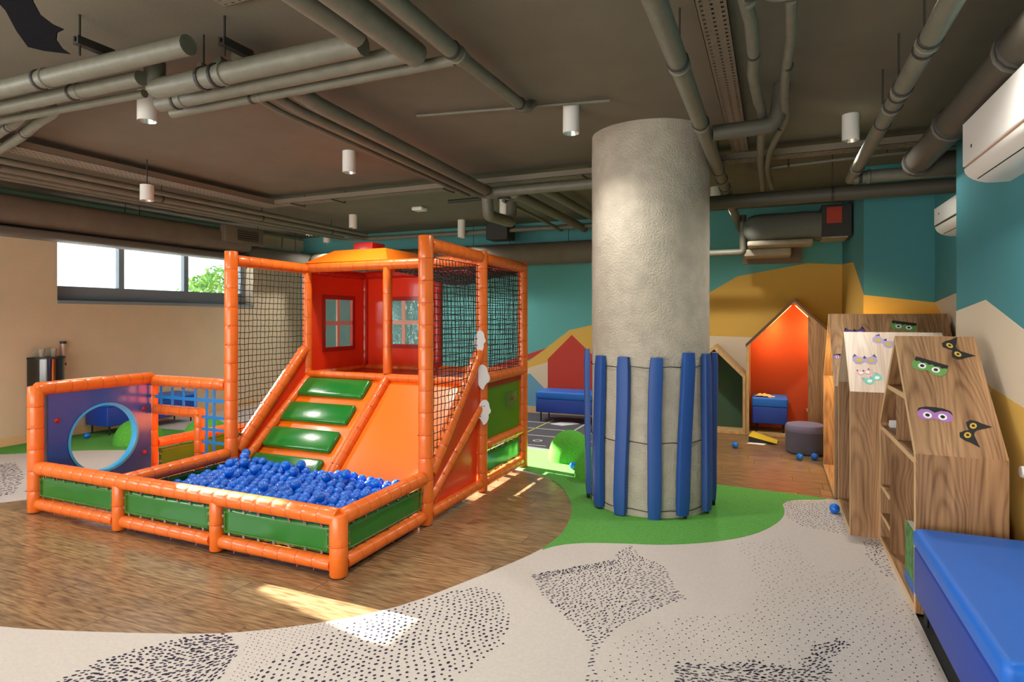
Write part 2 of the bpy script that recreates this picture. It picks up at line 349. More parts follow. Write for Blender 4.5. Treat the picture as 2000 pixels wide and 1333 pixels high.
scarf = [(-1.29, 3.25), (-1.1, 3.45), (-0.9, 3.66), (-0.91, 3.78), (-0.86, 3.95), (-0.78, 3.8), (-0.59, 3.67), (-0.51, 3.44), (-0.42, 3.31), (-0.57, 3.1), (-0.69, 2.85), (-0.72, 2.67), (-0.71, 2.52), (-0.66, 2.41), (-0.68, 2.3), (-0.74, 2.55), (-0.76, 2.65), (-0.98, 2.89), (-1.16, 3.06)]
dots(scarf, .026, .0042, 2.1, .7)
dots([(-1.29, 3.25), (-1.1, 3.45), (-0.9, 3.66), (-.86, 3.6), (-1.1, 3.36), (-1.22, 3.2)], .02, .0045, 1.8, .9)
fine = [(-0.22, 4.23), (0.1, 4.51), (0.25, 3.95), (0.53, 4.16), (0.65, 3.66), (0.65, 3.11), (0.66, 2.6), (.3, 2.3), (-0.64, 2.32), (-0.67, 2.72), (-0.53, 3.0), (-0.1, 3.3), (-0.08, 3.66)]
dots(fine, .04, .0036, 1.2, .5, .9)
dots([(-0.39, 2.68), (-0.22, 2.73), (-0.08, 2.83), (0.1, 2.83), (0.17, 3.06), (0.28, 3.18), (0.32, 3.14), (0.23, 2.97), (0.21, 2.6), (.1, 2.45), (-0.37, 2.45)], .022, .0045, 2.2, .8)
dots([(0.08, 5.4), (0.43, 5.5), (.48, 5.2), (0.47, 4.73), (0.48, 4.69), (0.17, 4.79), (0.09, 4.97)], .03, .0042, 1.9, .5)
dots([(0.56, 4.7), (0.66, 4.7), (0.65, 4.0), (0.6, 4.02), (0.53, 4.32)], .03, .0042, 2.2, .7)
dots([(-7.4, 3.3), (-7.15, 3.65), (-6.48, 3.39), (-5.9, 3.0), (-5.95, 2.8), (-6.6, 2.6)], .035, .008, 1.6, .6)
struct(car, 'grey_carpet', [grey_c, dot_m], floor)
struct(MB().plate(smooth_loop(green1, 2), [], XY, -.012, .005), 'green_carpet', green_c, floor)
cm = MB(); cm.plate(court, [], XY, -.012, .0042, 0)
for y in (6.55, 7.1, 7.55): cm.box(-3.4, -2.42, y, y + .025, .0042, .0049, 1)
cm.box(-3.4, -2.6, 8.0, 8.03, .0042, .0049, 1)
for x in (-2.42, -2.95): cm.box(x, x + .025, 6.55 if x < -2.5 else 7.1, 8.3, .0042, .0049, 1 if x > -2.5 else 2)
cm.box(-2.15, -1.95, 7.0, 7.025, .0042, .0049, 1); cm.box(-2.2, -1.95, 7.5, 7.525, .0042, .0049, 1)
cm.plate(circ(-2.62, 6.82, .06, 12), [circ(-2.62, 6.82, .04, 12)], XY, .0042, .0049, 1)
cm.plate(circ(-2.2, 7.3, .06, 12), [circ(-2.2, 7.3, .04, 12)], XY, .0042, .0049, 1)
struct(cm, 'court_carpet', [court_m, courtw, courty], floor)
# walls
WZ0, WZ1, WY0, WY1 = 1.70, 2.66, 4.61, 7.68
lw = MB(); lw.plate(rect(YB, YF, -.1, CZ), [rect(WY0, WY1, WZ0, WZ1), rect(3.56, 3.95, WZ0, WZ1), rect(-2.6, .2, WZ0, WZ1)], YZ, XL, XL - .3, 0)
lw.box(XL, XL + .003, 2.7, YF, 2.72, CZ, 1)
struct(lw, 'wall_left', [wall_l, tealL_m])
def window(idx, y0, y1, cuts):
    f = MB(); x0, x1 = XL - .27, XL - .2
    f.box(x0, x1, y0, y1, WZ0, WZ0 + .2); f.box(x0, x1, y0, y1, WZ1 - .06, WZ1)
    for c in [y0] + cuts + [y1 - .07]: f.box(x0, x1, c, c + .075, WZ0 + .2, WZ1 - .06)
    fo = struct(f, 'window_%d' % idx, frame_m)
    link(MB().box(XL - .2, XL + .02, y0, y1, WZ0 - .03, WZ0 + .012), 'window_sill', frame_m, fo)
    cs = [y0] + cuts + [y1 - .07]
    for a, b in zip(cs, cs[1:]): link(MB().box(XL - .24, XL - .235, a + .075, b, WZ0 + .2, WZ1 - .06), 'pane', glass_m, fo)
window(1, WY0, WY1, [5.51, 6.52])
window(2, -2.6, .2, [-1.7, -.8]); window(3, 3.50, 3.985, [])  # both unseen, added for daylight; the narrow one shapes the floor sun patch
fw = MB(); F0 = YF
fw.box(XL - .3, .816, F0, F0 + .1, -.1, CZ, 0)
q = lambda pts, k, off=.002: fw.plate(pts, [], XZ, F0 - off, F0 + .01, k)
q([(-4.9, .0), (-4.9, .55), (-4.2, .62), (-3.51, .82), (-2.86, 1.3), (-2.51, 1.38), (-1.9, 1.5), (-1.42, 1.65), (-.82, 1.84), (-.45, 2.06), (.41, 2.21), (.814, 2.18), (.814, 0)], 1)
q([(-6.4, 0), (-6.4, .35), (-4.74, .53), (-3.23, 1.02), (-3.47, .86), (-4.3, .5), (-4.3, 0)], 2, .003)
q([(-4.3, 0), (-3.9, .5), (-3.51, .71), (-3.15, .82), (-3.15, 0)], 3, .0035)
q([(-5.0, 0), (-4.2, .2), (-3.51, .62), (-3.23, .36), (-3.0, .2), (-3.0, 0)], 4, .004)
q([(-3.21, .1), (-3.21, .85), (-2.82, 1.23), (-2.43, .87), (-2.43, .1)], 2, .005)
q([(-1.9, 0), (-1.9, 1.24), (-.82, 1.24), (.0, 1.22), (.0, 0)], 3, .004)
struct(fw, 'wall_far', [teal_m, yel_m, redp_m, cream_m, blue_p])
# boxed-out block at the right of the far wall, painted like the wall
YBk = 6.8
bk = MB().box(.816, XR + .3, YBk, F0 + .1, -.1, CZ, 0)
bk.plate([(F0 - .002, 0), (F0 - .002, 2.18), (7.62, 2.11), (YBk, 1.73), (YBk, 0)], [], YZ, .814, .82, 1)
bk.plate([(.816, 0), (.816, 1.72), (XR, 1.64), (XR, 0)], [], XZ, YBk - .002, YBk + .01, 1)
struct(bk, 'wall_block', [teal2_m, yel_m])
rc = MB().box(XR, XR + .3, 4.7, YBk, -.1, CZ, 0)
rc.plate([(YBk, 0), (YBk, 1.64), (6.52, 1.52), (6.3, 0)], [], YZ, XR - .002, XR + .01, 1)
rc.plate([(6.8, 1.64), (6.08, 1.70), (5.4, 1.5), (5.4, 0), (6.5, 0), (6.52, 1.52)], [], YZ, XR - .003, XR + .01, 2)
struct(rc, 'wall_recess', [teal2_m, yel_m, cream_m])
nw = MB().box(XN, XR + .3, YB, 4.86, -.1, CZ, 0)
nw.plate([(4.86, 1.54), (4.25, 1.60), (3.68, 1.44), (3.0, 1.2), (1.5, .9), (1.5, 0), (4.86, 0)], [], YZ, XN - .002, XN + .01, 2)
nw.plate([(4.86, 1.26), (4.45, 1.2), (4.15, 1.11), (3.68, 1.06), (2.9, .98), (2.4, 0), (4.86, 0)], [], YZ, XN - .003, XN + .01, 1)
nw.box(XN, XR, 4.859, 4.861, 0, CZ, 0)
struct(nw, 'wall_right', [teal2_m, yel_m, cream_m])
struct(MB().box(XL - .3, 1.7, YB - .1, YB, -.1, CZ), 'wall_back', cream_m)
struct(MB().box(XL, XL + .018, YB, YF, .003, .1), 'baseboard_left', oakedge)
struct(MB().box(XL + .02, .81, YF - .024, YF - .006, .003, .1), 'baseboard_far', oakedge)

# ------------------------------------------------------------------ concrete column with blue pads
CC = Vector((-.93, 4.98, 0)); CR = .468
cx_ = MB(); rings = []
for i in range(41):
    z = i * CZ / 40; ring = []
    for k in range(72):
        a = 2 * PI * k / 72; p = Vector((math.cos(a) * 3, math.sin(a) * 3, z * 3))
        rr = CR + .003 * noise.noise(p * 2.2) + .0015 * noise.noise(p * 9)
        ring.append((CC.x + rr * math.cos(a), CC.y + rr * math.sin(a), z + (.001 if i == 0 else 0)))
    rings.append(ring)
cx_.loft(rings, True)
link(cx_, 'concrete_column', conc_m, None, CC, True, 'rough grey concrete column with blue pads tied around its foot', 'column')
view = math.atan2(0 - CC.y, 0 - CC.x)          # direction towards the room's open side
pads = [(-83, 1.235, .05, 0, 'leftmost blue padded slat on the column, seen edge-on beside the green mound'), (-50, 1.2, .02, .6, 'second blue padded slat from the left on the concrete column'),
        (-24, 1.2, .012, .8, 'third blue padded slat from the left on the column, tilted slightly'), (4.5, 1.2, .005, 1.1, 'middle blue padded slat at the front of the concrete column'),
        (31, 1.235, .03, 2.2, 'taller blue padded slat right of the middle one, leaning most, on the column'), (59, 1.22, .03, .3, 'second blue padded slat from the right on the concrete column'),
        (86, 1.22, .05, 0, 'rightmost blue padded slat on the column, seen edge-on beside the wood floor')]
for a, zt, zb, tilt, lab in pads:
    th = view + math.radians(a)
    n = Vector((math.cos(th), math.sin(th), 0)); t = Vector((-n.y, n.x, 0))
    m = MB(); pr = []
    hw, dp, rr = .05, .045, .012
    prof = [(-hw, 0), (-hw, dp - rr), (-hw + rr * .3, dp - rr * .3), (-hw + rr, dp), (0, dp + .004), (hw - rr, dp), (hw - rr * .3, dp - rr * .3), (hw, dp - rr), (hw, 0)]
    for i in range(13):
        f = i / 12; z = zb + (zt - zb) * f; e = 1 if 0 < i < 12 else .86
        sh = -math.tan(math.radians(tilt)) * (z - .6) + .006 * math.sin(5 * f + a)
        c = CC + n * (CR + .012 + .006 * math.sin(3 * f + a)) + Vector((0, 0, z))
        pr.append([c + t * (u * e - sh) * 1 + n * (v * e) for u, v in prof])
    m.loft(pr, True)
    o = link(m, 'padded_slat', padblue, None, None, True, lab, 'pad', 'blue padded slats tied around the column')
    fb = MB().tube([CC + n * (CR + .03) + Vector((0, 0, .006)), CC + n * (CR + .03) + Vector((0, 0, zb + .005))], .014, 8)
    OFF[o.name] = Vector(o.location); link(fb, 'foot', black_m, o)
for z, nm in ((.055, 'lowest'), (.56, 'middle'), (1.125, 'highest')):
    m = MB(); m.tube([(CC.x + (CR + .006) * math.cos(2 * PI * k / 48), CC.y + (CR + .006) * math.sin(2 * PI * k / 48), z + .006 * math.sin(k * 1.3)) for k in range(49)], .003, 5)
    link(m, 'cord', black_m, None, None, True, nm + ' thin dark cord tied around the concrete column', 'cord')

# ------------------------------------------------------------------ play structure
PX = [-5.2, -4.22, -3.27, -2.3]; PY = [2.79, 3.74, 4.65, 5.57]; RR = .050
PS = thing('play_structure', (-3.6, 4.1, 0), 'orange padded play structure with ball pit, stair ramp, nets and little red house', 'play structure')
def foam(name, a, b, r=RR, m=orange_m, cap=True, pitch=.118, ties=True, seg=14):
    a, b = Vector(a), Vector(b); L = (b - a).length; d = (b - a) / L; n = max(2, round(L / pitch)); mbb = MB(); ts, rs = [], []
    ts.append(0); rs.append(r * (.9 if cap else 1))
    if cap: ts.append(.008); rs.append(r)
    for k in range(1, n):
        t = L * k / n + R.uniform(-.006, .006)
        for dt, f in ((-.035, 1.006), (-.007, 1), (0, .965), (.007, 1), (.035, 1.006)): ts.append(t + dt); rs.append(r * f)
    if cap: ts.append(L - .008); rs.append(r)
    ts.append(L); rs.append(r * (.9 if cap else 1))
    order = sorted(range(len(ts)), key=lambda i: ts[i])
    mbb.tube([a + d * ts[i] for i in order], [rs[i] for i in order], seg)
    o = link(mbb, name, m, PS, smooth=True)
    if ties:
        tm = MB(); joints = [ts[i] for i in range(len(ts)) if abs(rs[i] - r * .965) < 1e-6]
        up = Vector((0, 0, 1)) if abs(d.z) < .9 else Vector((1, 0, 0)); aa = d.cross(up).normalized(); bb = aa.cross(d)
        for t in joints:
            tm.tube([a + d * (t - .0035), a + d * (t - .0015), a + d * (t + .0015), a + d * (t + .0035)], [r * .96, r * .995, r * .995, r * .96], 12)
            ph = R.uniform(0, 6.28) if abs(d.z) > .5 else R.uniform(2.6, 3.6) + PI / 2
            q_ = math.cos(ph) * aa + math.sin(ph) * bb
            tm.tube([a + d * t + q_ * r * .96, a + d * t + q_ * (r + .012)], [.005, .003], 5)
        if joints: link(tm, 'cable_ties', tie_m, o, kind='stuff')
    return o
x1, x2, x3, x4 = PX; y0, y1, y2, y3 = PY
ZT, ZB, ZF = 2.0, .07, .345
# posts
for p, top, r in (((x2, y0), ZF, .047), ((x3, y0), ZF, .047), ((x4, y0), ZF + .02, .053), ((x1, y0), .97, .054), ((x1, y1), .95, .045),
                  ((x2, y1), 2.06, .054), ((x4, y1), 2.09, .054), ((x2, y2), 2.0, .046), ((x4, y2), 2.07, .05), ((x4, y3), 2.05, .05), ((x1, y2), ZF, .045), ((x2, y3), .93, .045), ((x3, y3), .93, .045)):
    foam('post', (p[0], p[1], .008), (p[0], p[1], top), r, pitch=.16)
foam('post', (x3, y2, .98), (x3, y2, 1.96), .043, pitch=.25)
for p in ((x2, y3), (x3, y3)): o = foam('post', (p[0], p[1], .93), (p[0], p[1], 1.97), .047, redpost, pitch=.16); o['label'] = 'red foam post behind the little house'
foam('post', (-4.6, y1, .1), (-4.6, y1, .66), .042)
# low rails
for a, b in ((x1, x2), (x2, x3), (x3, x4)): foam('rail', (a + .045, y0, ZB), (b - .045, y0, ZB), .043)
foam('rail', (x1 + .04, y0, ZF), (x4, y0, ZF), .052)
for x in (x4, x2): foam('rail', (x, y0 + .05, ZB), (x, y1 - .05, ZB), .043); foam('rail', (x, y0 + .01, ZF - .005), (x, y1 - .05, ZF), .05)
for ya, yb in ((y1, y2), (y2, y3)): foam('rail', (x4, ya + .05, ZB), (x4, yb - .05, ZB), .043)
foam('rail', (x1, y0 - .0, .945), (x1, y1, .945), .054); foam('rail', (x1, y0 + .05, ZB), (x1, y1 - .05, ZB), .043)
foam('rail', (x1, y1, .925), (x2 - .05, y1, .925), .05, pitch=.13); foam('rail', (x1 + .04, y1, .665), (-4.57, y1, .665), .045)
foam('rail', (x1, y1 + .04, ZF), (x1, y2, ZF), .046); foam('rail', (x1, y1 + .04, ZB), (x1, y2, ZB), .04)
foam('rail', (x1, y2, ZF), (x2, y2, ZF), .046); foam('rail', (x1, y2, ZB), (x2, y2, ZB), .04)
# platform and top rails
foam('rail', (x2, y2 - .01, .945), (x4, y2 - .01, .945), .035)
foam('rail', (x4, y2, .965), (x4, y3, .975), .046); foam('rail', (x2, y3, .93), (x4, y3, .95), .045); foam('rail', (x2, y2, .93), (x2, y3, .93), .04)
foam('rail', (x4, y2 + .05, .385), (x4, y3 - .05, .385), .045)
foam('rail', (x2, y1 + .04, 1.985), (x2, y2, 1.975), .05, pitch=.13); foam('rail', (x4, y1 + .04, 2.03), (x4, y2 - .04, 2.015), .052); foam('rail', (x4, y2 + .04, 2.01), (x4, y3, 1.995), .052)
foam('rail', (x2, y2 - .0, 1.985), (x4, y2, 1.99), .047, pitch=.15); foam('rail', (x2, y3, 1.97), (x4, y3, 1.98), .045, redpost)
foam('rail', (x2, y2, 1.96), (x2, y3, 1.96), .042, redpost)
foam('rail', (x3, y2, 1.955), (x3, y3, 1.955), .04, orange_m)
# ramp rails
foam('handrail', (x2, 3.80, .36), (x2, 4.61, 1.19), .05); foam('handrail', (x4, 3.80, .36), (x4, 4.60, 1.2), .047)
foam('kerb_rail', (x2 + .03, 3.86, .27), (x2 + .03, 4.64, .91), .042); foam('kerb_rail', (x4, 3.78, .17), (x4, 4.62, .74), .04)
foam('kerb_rail', (x3, 3.76, .115), (x3, 4.65, .945), .044)
# ramp slab, steps, side boards
RS = (.92 - .08) / (y2 - 3.74)
rampz = lambda y: .08 + RS * (y - 3.74)
link(MB().plate([(3.72, .02), (3.72, rampz(3.72)), (y2, .92), (y2, .84), (3.84, .02)], [], YZ, x2 + .04, x4 - .02), 'ramp', orange_v, PS, bevel=.006)
for yc in (4.53, 4.31, 4.095, 3.885):
    m = MB(); m.rbox(-.375, .375, -.105, .105, -.024, .03, .022, n=3)
    c = Vector((-3.785, yc, rampz(yc) + .022)); rot = Matrix.Rotation(math.atan(RS), 3, 'X')
    m.v = [tuple(rot @ Vector(p) * 1 + c) for p in m.v]
    link(m, 'step_pad', greenp, PS, smooth=True)
hl = lambda y: .36 + (y - 3.8) * 1.04
for x in (x2, x4):
    link(MB().plate([(3.8, .1), (3.8, .33), (4.62, 1.17), (4.62, .72)], [], YZ, x - .012, x + .012), 'side_board', redv_m if x == x2 else mat('rust_vinyl', (206, 62, 18), .35, coat=.2), PS)
link(MB().plate([(3.82, .1), (3.82, .2), (4.6, .76), (4.6, .1)], [], YZ, x4 - .03, x4 - .022), 'side_panel', mat('red_clear_vinyl', (236, 62, 24), .22, bump=.4, bscale=5, coat=.6), PS)
link(MB().plate([(3.82, .1), (3.82, .2), (4.6, .86), (4.6, .1)], [], YZ, x2 - .03, x2 - .022), 'side_panel', orange_v, PS)
link(MB().box(x2, x4, y2 + .01, y3, .88, .93), 'platform', crim_m, PS)
# house panels with windows
def house_panel(f, u0, u1, z0, z1, wu0, wu1, wz0, wz1, wv, inward):
    o = link(MB().plate(rect(u0, u1, z0, z1), [rect(wu0, wu1, wz0, wz1)], f, wv - .012, wv + .012), 'house_wall', redv_m, PS)
    t = .045; link(MB().plate(rect(wu0 - t, wu1 + t, wz0 - t, wz1 + t), [rect(wu0, wu1, wz0, wz1)], f, wv + inward * .012, wv + inward * .02), 'window_trim', crim_m, o)
    link(MB().plate(rect(wu0, wu1, wz0, wz1), [], f, wv - .003, wv + .003), 'window_pane', clear_m, o)
    uc, zc = (wu0 + wu1) / 2, (wz0 + wz1) / 2; mm = MB()
    mm.plate(rect(uc - .022, uc + .022, wz0, wz1), [], f, wv - .008, wv + .008); mm.plate(rect(wu0, wu1, zc - .022, zc + .022), [], f, wv - .009, wv + .009)
    link(mm, 'window_bars', mat('pale_pink', (236, 190, 170), .5), o)
house_panel(YZ, y2 + .05, y3 - .05, .97, 1.92, 4.893, 5.325, 1.19, 1.685, x2, 1)
house_panel(XZ, x2 + .05, x3 - .03, .97, 1.93, -3.92, -3.49, 1.205, 1.68, y3, -1)
# roof
rf = MB(); b0 = (x2 - .02, x3 + .02, y2 - .03, y3 + .03, 2.03); t0_ = (-4.04, -3.43, 4.84, 5.38, 2.17)
for q_ in (b0,): pass
rf.loft([[(b0[0], b0[2], b0[4]), (b0[1], b0[2], b0[4]), (b0[1], b0[3], b0[4]), (b0[0], b0[3], b0[4])], [(t0_[0], t0_[2], t0_[4]), (t0_[1], t0_[2], t0_[4]), (t0_[1], t0_[3], t0_[4]), (t0_[0], t0_[3], t0_[4])]], True)
link(rf, 'roof', orange_v, PS, bevel=.006)
link(MB().rbox(-3.94, -3.70, 5.0, 5.22, 2.165, 2.26, .012), 'chimney', crim_m, PS, smooth=True)
# fence panels
def vinyl(f, u0, u1, z0, z1, wv, out, mt=greenv, st=True, amp=.006):
    m = MB(); nu = max(6, int((u1 - u0) / .05)); nz = 6; g = []
    for i in range(nu + 1):
        for j in range(nz + 1):
            fu, fz = i / nu, j / nz; wob = amp * math.sin(PI * fu) * math.sin(PI * fz) * (1 + noise.noise(Vector((fu * 9, fz * 3, wv * 7)))) * 1.2
            g.append(f(u0 + (u1 - u0) * fu, z0 + (z1 - z0) * fz + (.006 * abs(math.sin(fu * (u1 - u0) / .11 * PI)) * (2 * fz - 1) * (1 if j in (0, nz) else 0) * -1), wv + out * wob))
    m.add(g, [(i * (nz + 1) + j, (i + 1) * (nz + 1) + j, (i + 1) * (nz + 1) + j + 1, i * (nz + 1) + j + 1) for i in range(nu) for j in range(nz)])
    o = link(m, 'vinyl_panel', mt, PS, smooth=True)
    s_ = o.modifiers.new('thick', 'SOLIDIFY'); s_.thickness = .004; s_.offset = 0
    if st:
        e = .022; s2 = MB(); r_ = rect(u0 + e, u1 - e, z0 + e, z1 - e); r2 = rect(u0 + e + .0014, u1 - e - .0014, z0 + e + .0014, z1 - e - .0014)
        s2.plate(r_, [r2], f, wv + out * .0105, wv + out * .0135); link(s2, 'stitching', stitch, o)
    gm = MB(); n = int((u1 - u0) / .115)
    for k in range(n):
        u = u0 + (u1 - u0) * (k + .5) / n
        for z in (z0 + .008, z1 - .008): gm.plate(circ(u, z, .009, 10), [circ(u, z, .004, 10)], f, wv + out * .005, wv + out * .012)
    for z in (z0 + (z1 - z0) * .3, z0 + (z1 - z0) * .7):
        for u in (u0 + .008, u1 - .008): gm.plate(circ(u, z, .009, 10), [circ(u, z, .004, 10)], f, wv + out * .005, wv + out * .012)
    link(gm, 'grommets', steel, o, kind='stuff')
    return o
for a, b in ((x1, x2), (x2, x3), (x3, x4)): vinyl(XZ, a + .055, b - .055, .12, .288, y0, -1)
vinyl(YZ, y0 + .06, y1 - .06, .12, .288, x4, 1)
vinyl(YZ, y0 + .06, y1 - .06, .12, .288, x2, 1, st=False)
vinyl(YZ, y1 + .06, y2 - .05, .12, .29, x1, 1, olive_v)
vinyl(XZ, x1 + .06, x2 - .05, .12, .29, y2, -1, olive_v)
o = vinyl(YZ, y2 + .06, y3 - .06, .125, .33, x4, 1, greenp, st=False); o['label'] = 'glossy pale green vinyl panel low on the right side'
o = link(MB().plate(rect(y2 + .06, y3 - .07, .43, .925), [], YZ, x4 - .02, x4 - .005), 'board_panel', olive_v, PS)
link(MB().box(x4 - .004, x4 + .03, 5.16, 5.36, .66, .79), 'clear_box', clear_m, o)
link(MB().lathe([(.0, -.012), (.012, -.008), (.017, 0), (.012, .008), (0, .012)], (x4 + .04, 5.24, .73), 12), 'red_knob', crim_m, o, smooth=True)
# navy panel with a round hole
hc = (3.295, .485); HR = .285
o = link(MB().plate(rect(y0 + .07, y1 - .03, .11, .905), [circ(hc[0], hc[1], HR, 40)], YZ, x1 - .028, x1 + .028), 'crawl_panel', bluev, PS, bevel=.012)
m = MB(); m.loft([[(x1 + w_, hc[0] + r_ * math.cos(2 * PI * k / 48), hc[1] + r_ * math.sin(2 * PI * k / 48)) for k in range(48)] for w_, r_ in ((-.034, HR + .008), (-.034, HR - .012), (.0, HR - .016), (.034, HR - .012), (.034, HR + .008))], False)
link(m, 'hole_rim', cyan_m, o, smooth=True)
for by, bz in ((2.925, .685), (2.925, .32), (3.64, .68), (3.64, .29)):
    m = MB(); m.tube([(x1 + .026, by, bz), (x1 + .032, by, bz), (x1 + .037, by, bz)], [.022, .02, .012], 14); link(m, 'button', crim_m, o, smooth=True)
# blue web of straps
for x in (-5.085, -4.938, -4.794, -4.646, -4.508, -4.42):
    zb_ = .70 if x < -4.6 else .12
    link(MB().box(x - .014, x + .014, y1 - .004, y1 + .001, zb_, .9), 'strap', strap_m, PS)
link(MB().box(x1 + .04, x2 - .05, y1 - .008, y1 - .004, .765, .795), 'strap', strap_m, PS)
for z in (.62, .515, .405, .3): link(MB().box(-4.56, x2 - .05, y1 - .008, y1 - .004, z, z + .026), 'strap', strap_m, PS)
# nets
def net(P, nu, nv, keep=None, r=.0034, name='net'):
    m = MB(); J = {}
    def pt(i, j):
        if (i, j) not in J:
            e = .004; J[i, j] = Vector(P(i / nu, j / nv)) + Vector((R.uniform(-e, e), R.uniform(-e, e), R.uniform(-e, e)))
        return J[i, j]
    def ok(i, j): return keep is None or keep(*P(i / nu, j / nv))
    for lines in ([[(i, j) for j in range(nv + 1)] for i in range(nu + 1)], [[(i, j) for i in range(nu + 1)] for j in range(nv + 1)]):
        for ln in lines:
            run = []
            for ij in ln + [None]:
                if ij is not None and ok(*ij): run.append(pt(*ij))
                else:
                    if len(run) > 1: m.tube(run, r, 4, False)
                    run = []
    return link(m, name, net_m, PS, kind='stuff')
sl = lambda y: .36 + (y - 3.80) * 1.03
bulge = lambda u, v, a: a * math.sin(PI * u) * math.sin(PI * v)
for x, s_ in ((x2, -1), (x4, 1)):
    net(lambda u, v: (x + bulge(u, v, .03) * s_, y1 + .055 + u * .82, .38 + v * 1.56), 17, 30, lambda a, b, c: c > sl(b) + .0)
net(lambda u, v: (x4 + bulge(u, v, .02), y2 + .055 + u * .82, 1.02 + v * .93), 17, 20)
net(lambda u, v: (x3 + .05 + u * .87, y3 + bulge(u, v, .02), .98 + v * .98), 17, 20)
net(lambda u, v: (x3 + .05 + u * .87, y2 + .05 + v * .85, 1.94 - bulge(u, v, .13)), 20, 20)
net(lambda u, v: (x3 + .05 + u * .87, y2 + .05 + v * .85, 1.925 - bulge(u, v, .10)), 16, 16)

# ------------------------------------------------------------------ balls
bmh = MB(); seg, rgs, BR = 16, 9, .037
bmh.lathe([(max(.0005, BR * math.sin(PI * k / rgs)), -BR * math.cos(PI * k / rgs)) for k in range(rgs + 1)], (0, 0, 0), seg)
b0_ = link(bmh, 'play_ball', ball_m, None, (0, 0, 0), True)
balls = [b0_]
def ball(x, y, z, lab, grp=None):
    if ball.first: o = b0_; ball.first = False
    else: o = b0_.copy(); COL.objects.link(o)
    o.location = (x, y, z); o['label'] = lab; o['category'] = 'ball'
    o.rotation_euler = (R.random() * 6, R.random() * 6, 0)
    for k_ in ('group',):
        if k_ in o: del o[k_]
    if grp: o['group'] = grp
    return o
ball.first = True
ball(-.398, 7.338, BR, 'blue ball alone on wood floor in front of the green niche')
ball(.256, 6.98, BR, 'blue ball in front of the grey round pouf, left one')
ball(.40, 7.06, BR, 'blue ball between the grey pouf and the wooden shelf')
ball(.43, 5.19, BR + .003, 'blue ball on dotted carpet against the foot of the wooden shelf')
ball(-1.80, 5.66, BR + .006, 'blue ball in the sunlight between the two green mounds')
ball(-7.75, 4.72, BR + .006, 'blue ball under the left end of the bench by the window wall')
H_ = lambda x, y: .25 + .03 * noise.noise(Vector((x * 2.5, y * 2.5, 1))) + .05 * max(0, (y - 3.3)) + .28 * max(0, y - 3.55) * max(0, 1 - abs(x + 3.85) / .5)
cnt = 0; y = 3.70; row = 0; placed = []
while y > 2.86:
    x = x2 + .09 + (.0375 if row % 2 else 0)
    while x < x4 - .08:
        if not (y > 3.62 and (x > -4.15 and False)):
            placed.append((x + R.uniform(-.006, .006), y + R.uniform(-.006, .006), H_(x, y) + R.uniform(-.012, .012)))
        x += .0765
    y -= .067; row += 1
extra = [(-3.98, 3.66), (-4.05, 3.74), (-3.9, 3.58), (-4.02, 3.55), (-3.5, 3.62), (-3.35, 3.55), (-3.40, 3.68), (-3.0, 3.5), (-2.9, 3.6), (-3.7, 3.5), (-2.6, 3.55), (-2.5, 3.3), (-3.1, 3.3), (-3.8, 3.35), (-3.3, 3.2), (-2.75, 3.15)]
placed.sort(key=lambda p: -p[1])
vis = placed[:len(placed)]
lab_p = 'shiny blue plastic ball in the ball pit behind the padded orange rail'
for (ex, ey) in extra: ball(ex, ey, H_(ex, ey) + .062, lab_p, 'blue balls in the ball pit')
for p in vis[:275]: ball(*p, lab_p, 'blue balls in the ball pit')
under = MB()
for p in vis[275:]:
    under.lathe([(max(.0005, BR * math.sin(PI * k / 6)), -BR * math.cos(PI * k / 6)) for k in range(7)], p, 10)
for p in placed:
    for zz in (p[2] - .07,):
        if zz > BR + .02: under.lathe([(max(.0005, BR * math.sin(PI * k / 5)), -BR * math.cos(PI * k / 5)) for k in range(6)], (p[0], p[1], zz), 8)
link(under, 'play_balls', ball_m, None, None, True, 'mass of blue balls lying underneath in the orange ball pit', 'balls', None, 'stuff')
link(MB().box(x2 + .05, x4 - .05, y0 + .05, 3.70, .006, .08), 'pit_mat', bluev, PS)

# ghosts taped on the rear post
def cutout(name, pts, f, w0, w1, m_, lab, cat_, extra_=()):
    mb_ = MB(); mb_.plate(pts, [], f, w0, w1, 0); mats_ = [m_]
    for pts2, mm, dz in extra_:
        mats_.append(mm); mb_.plate(pts2, [], f, w1, w1 + (w1 - w0) * dz, len(mats_) - 1)
    return link(mb_, name, mats_, None, None, False, lab, cat_)
paper = mat('paper_white', (236, 234, 236), .7)
ghost = [(0, .1), (.03, .095), (.05, .07), (.055, .03), (.07, .0), (.06, -.02), (.045, -.025), (.05, -.06), (.03, -.1), (.0, -.12), (-.01, -.09), (-.03, -.06), (-.055, -.05), (-.06, -.01), (-.04, .03), (-.035, .07)]
gf = lambda u, v, w_: (x4 + .042 + u * .707 + w_ * .707, y2 - .042 + u * .707 - w_ * .707, v)
for i, (gy, gz, sc_, fl, lab) in enumerate(((-.05, 1.30, .9, 1, 'highest of the three white paper ghosts on the orange post'), (-.01, 1.0, 1, -1, 'middle white paper ghost on the orange post of the play structure'), (-.01, .70, 1, 1, 'lowest white paper ghost on the orange post, with small dark eyes'))):
    pts = smooth_loop([(gy + fl * p[0] * sc_, gz + p[1] * sc_) for p in ghost], 2)
    eyes = [(circ(gy - .015 + k * .022, gz + .045 * sc_, .005, 8), black_m, .3) for k in range(2)]
    cutout('paper_ghost', pts, gf, .012, .0135, paper, lab, 'decoration', eyes if i == 2 else ())

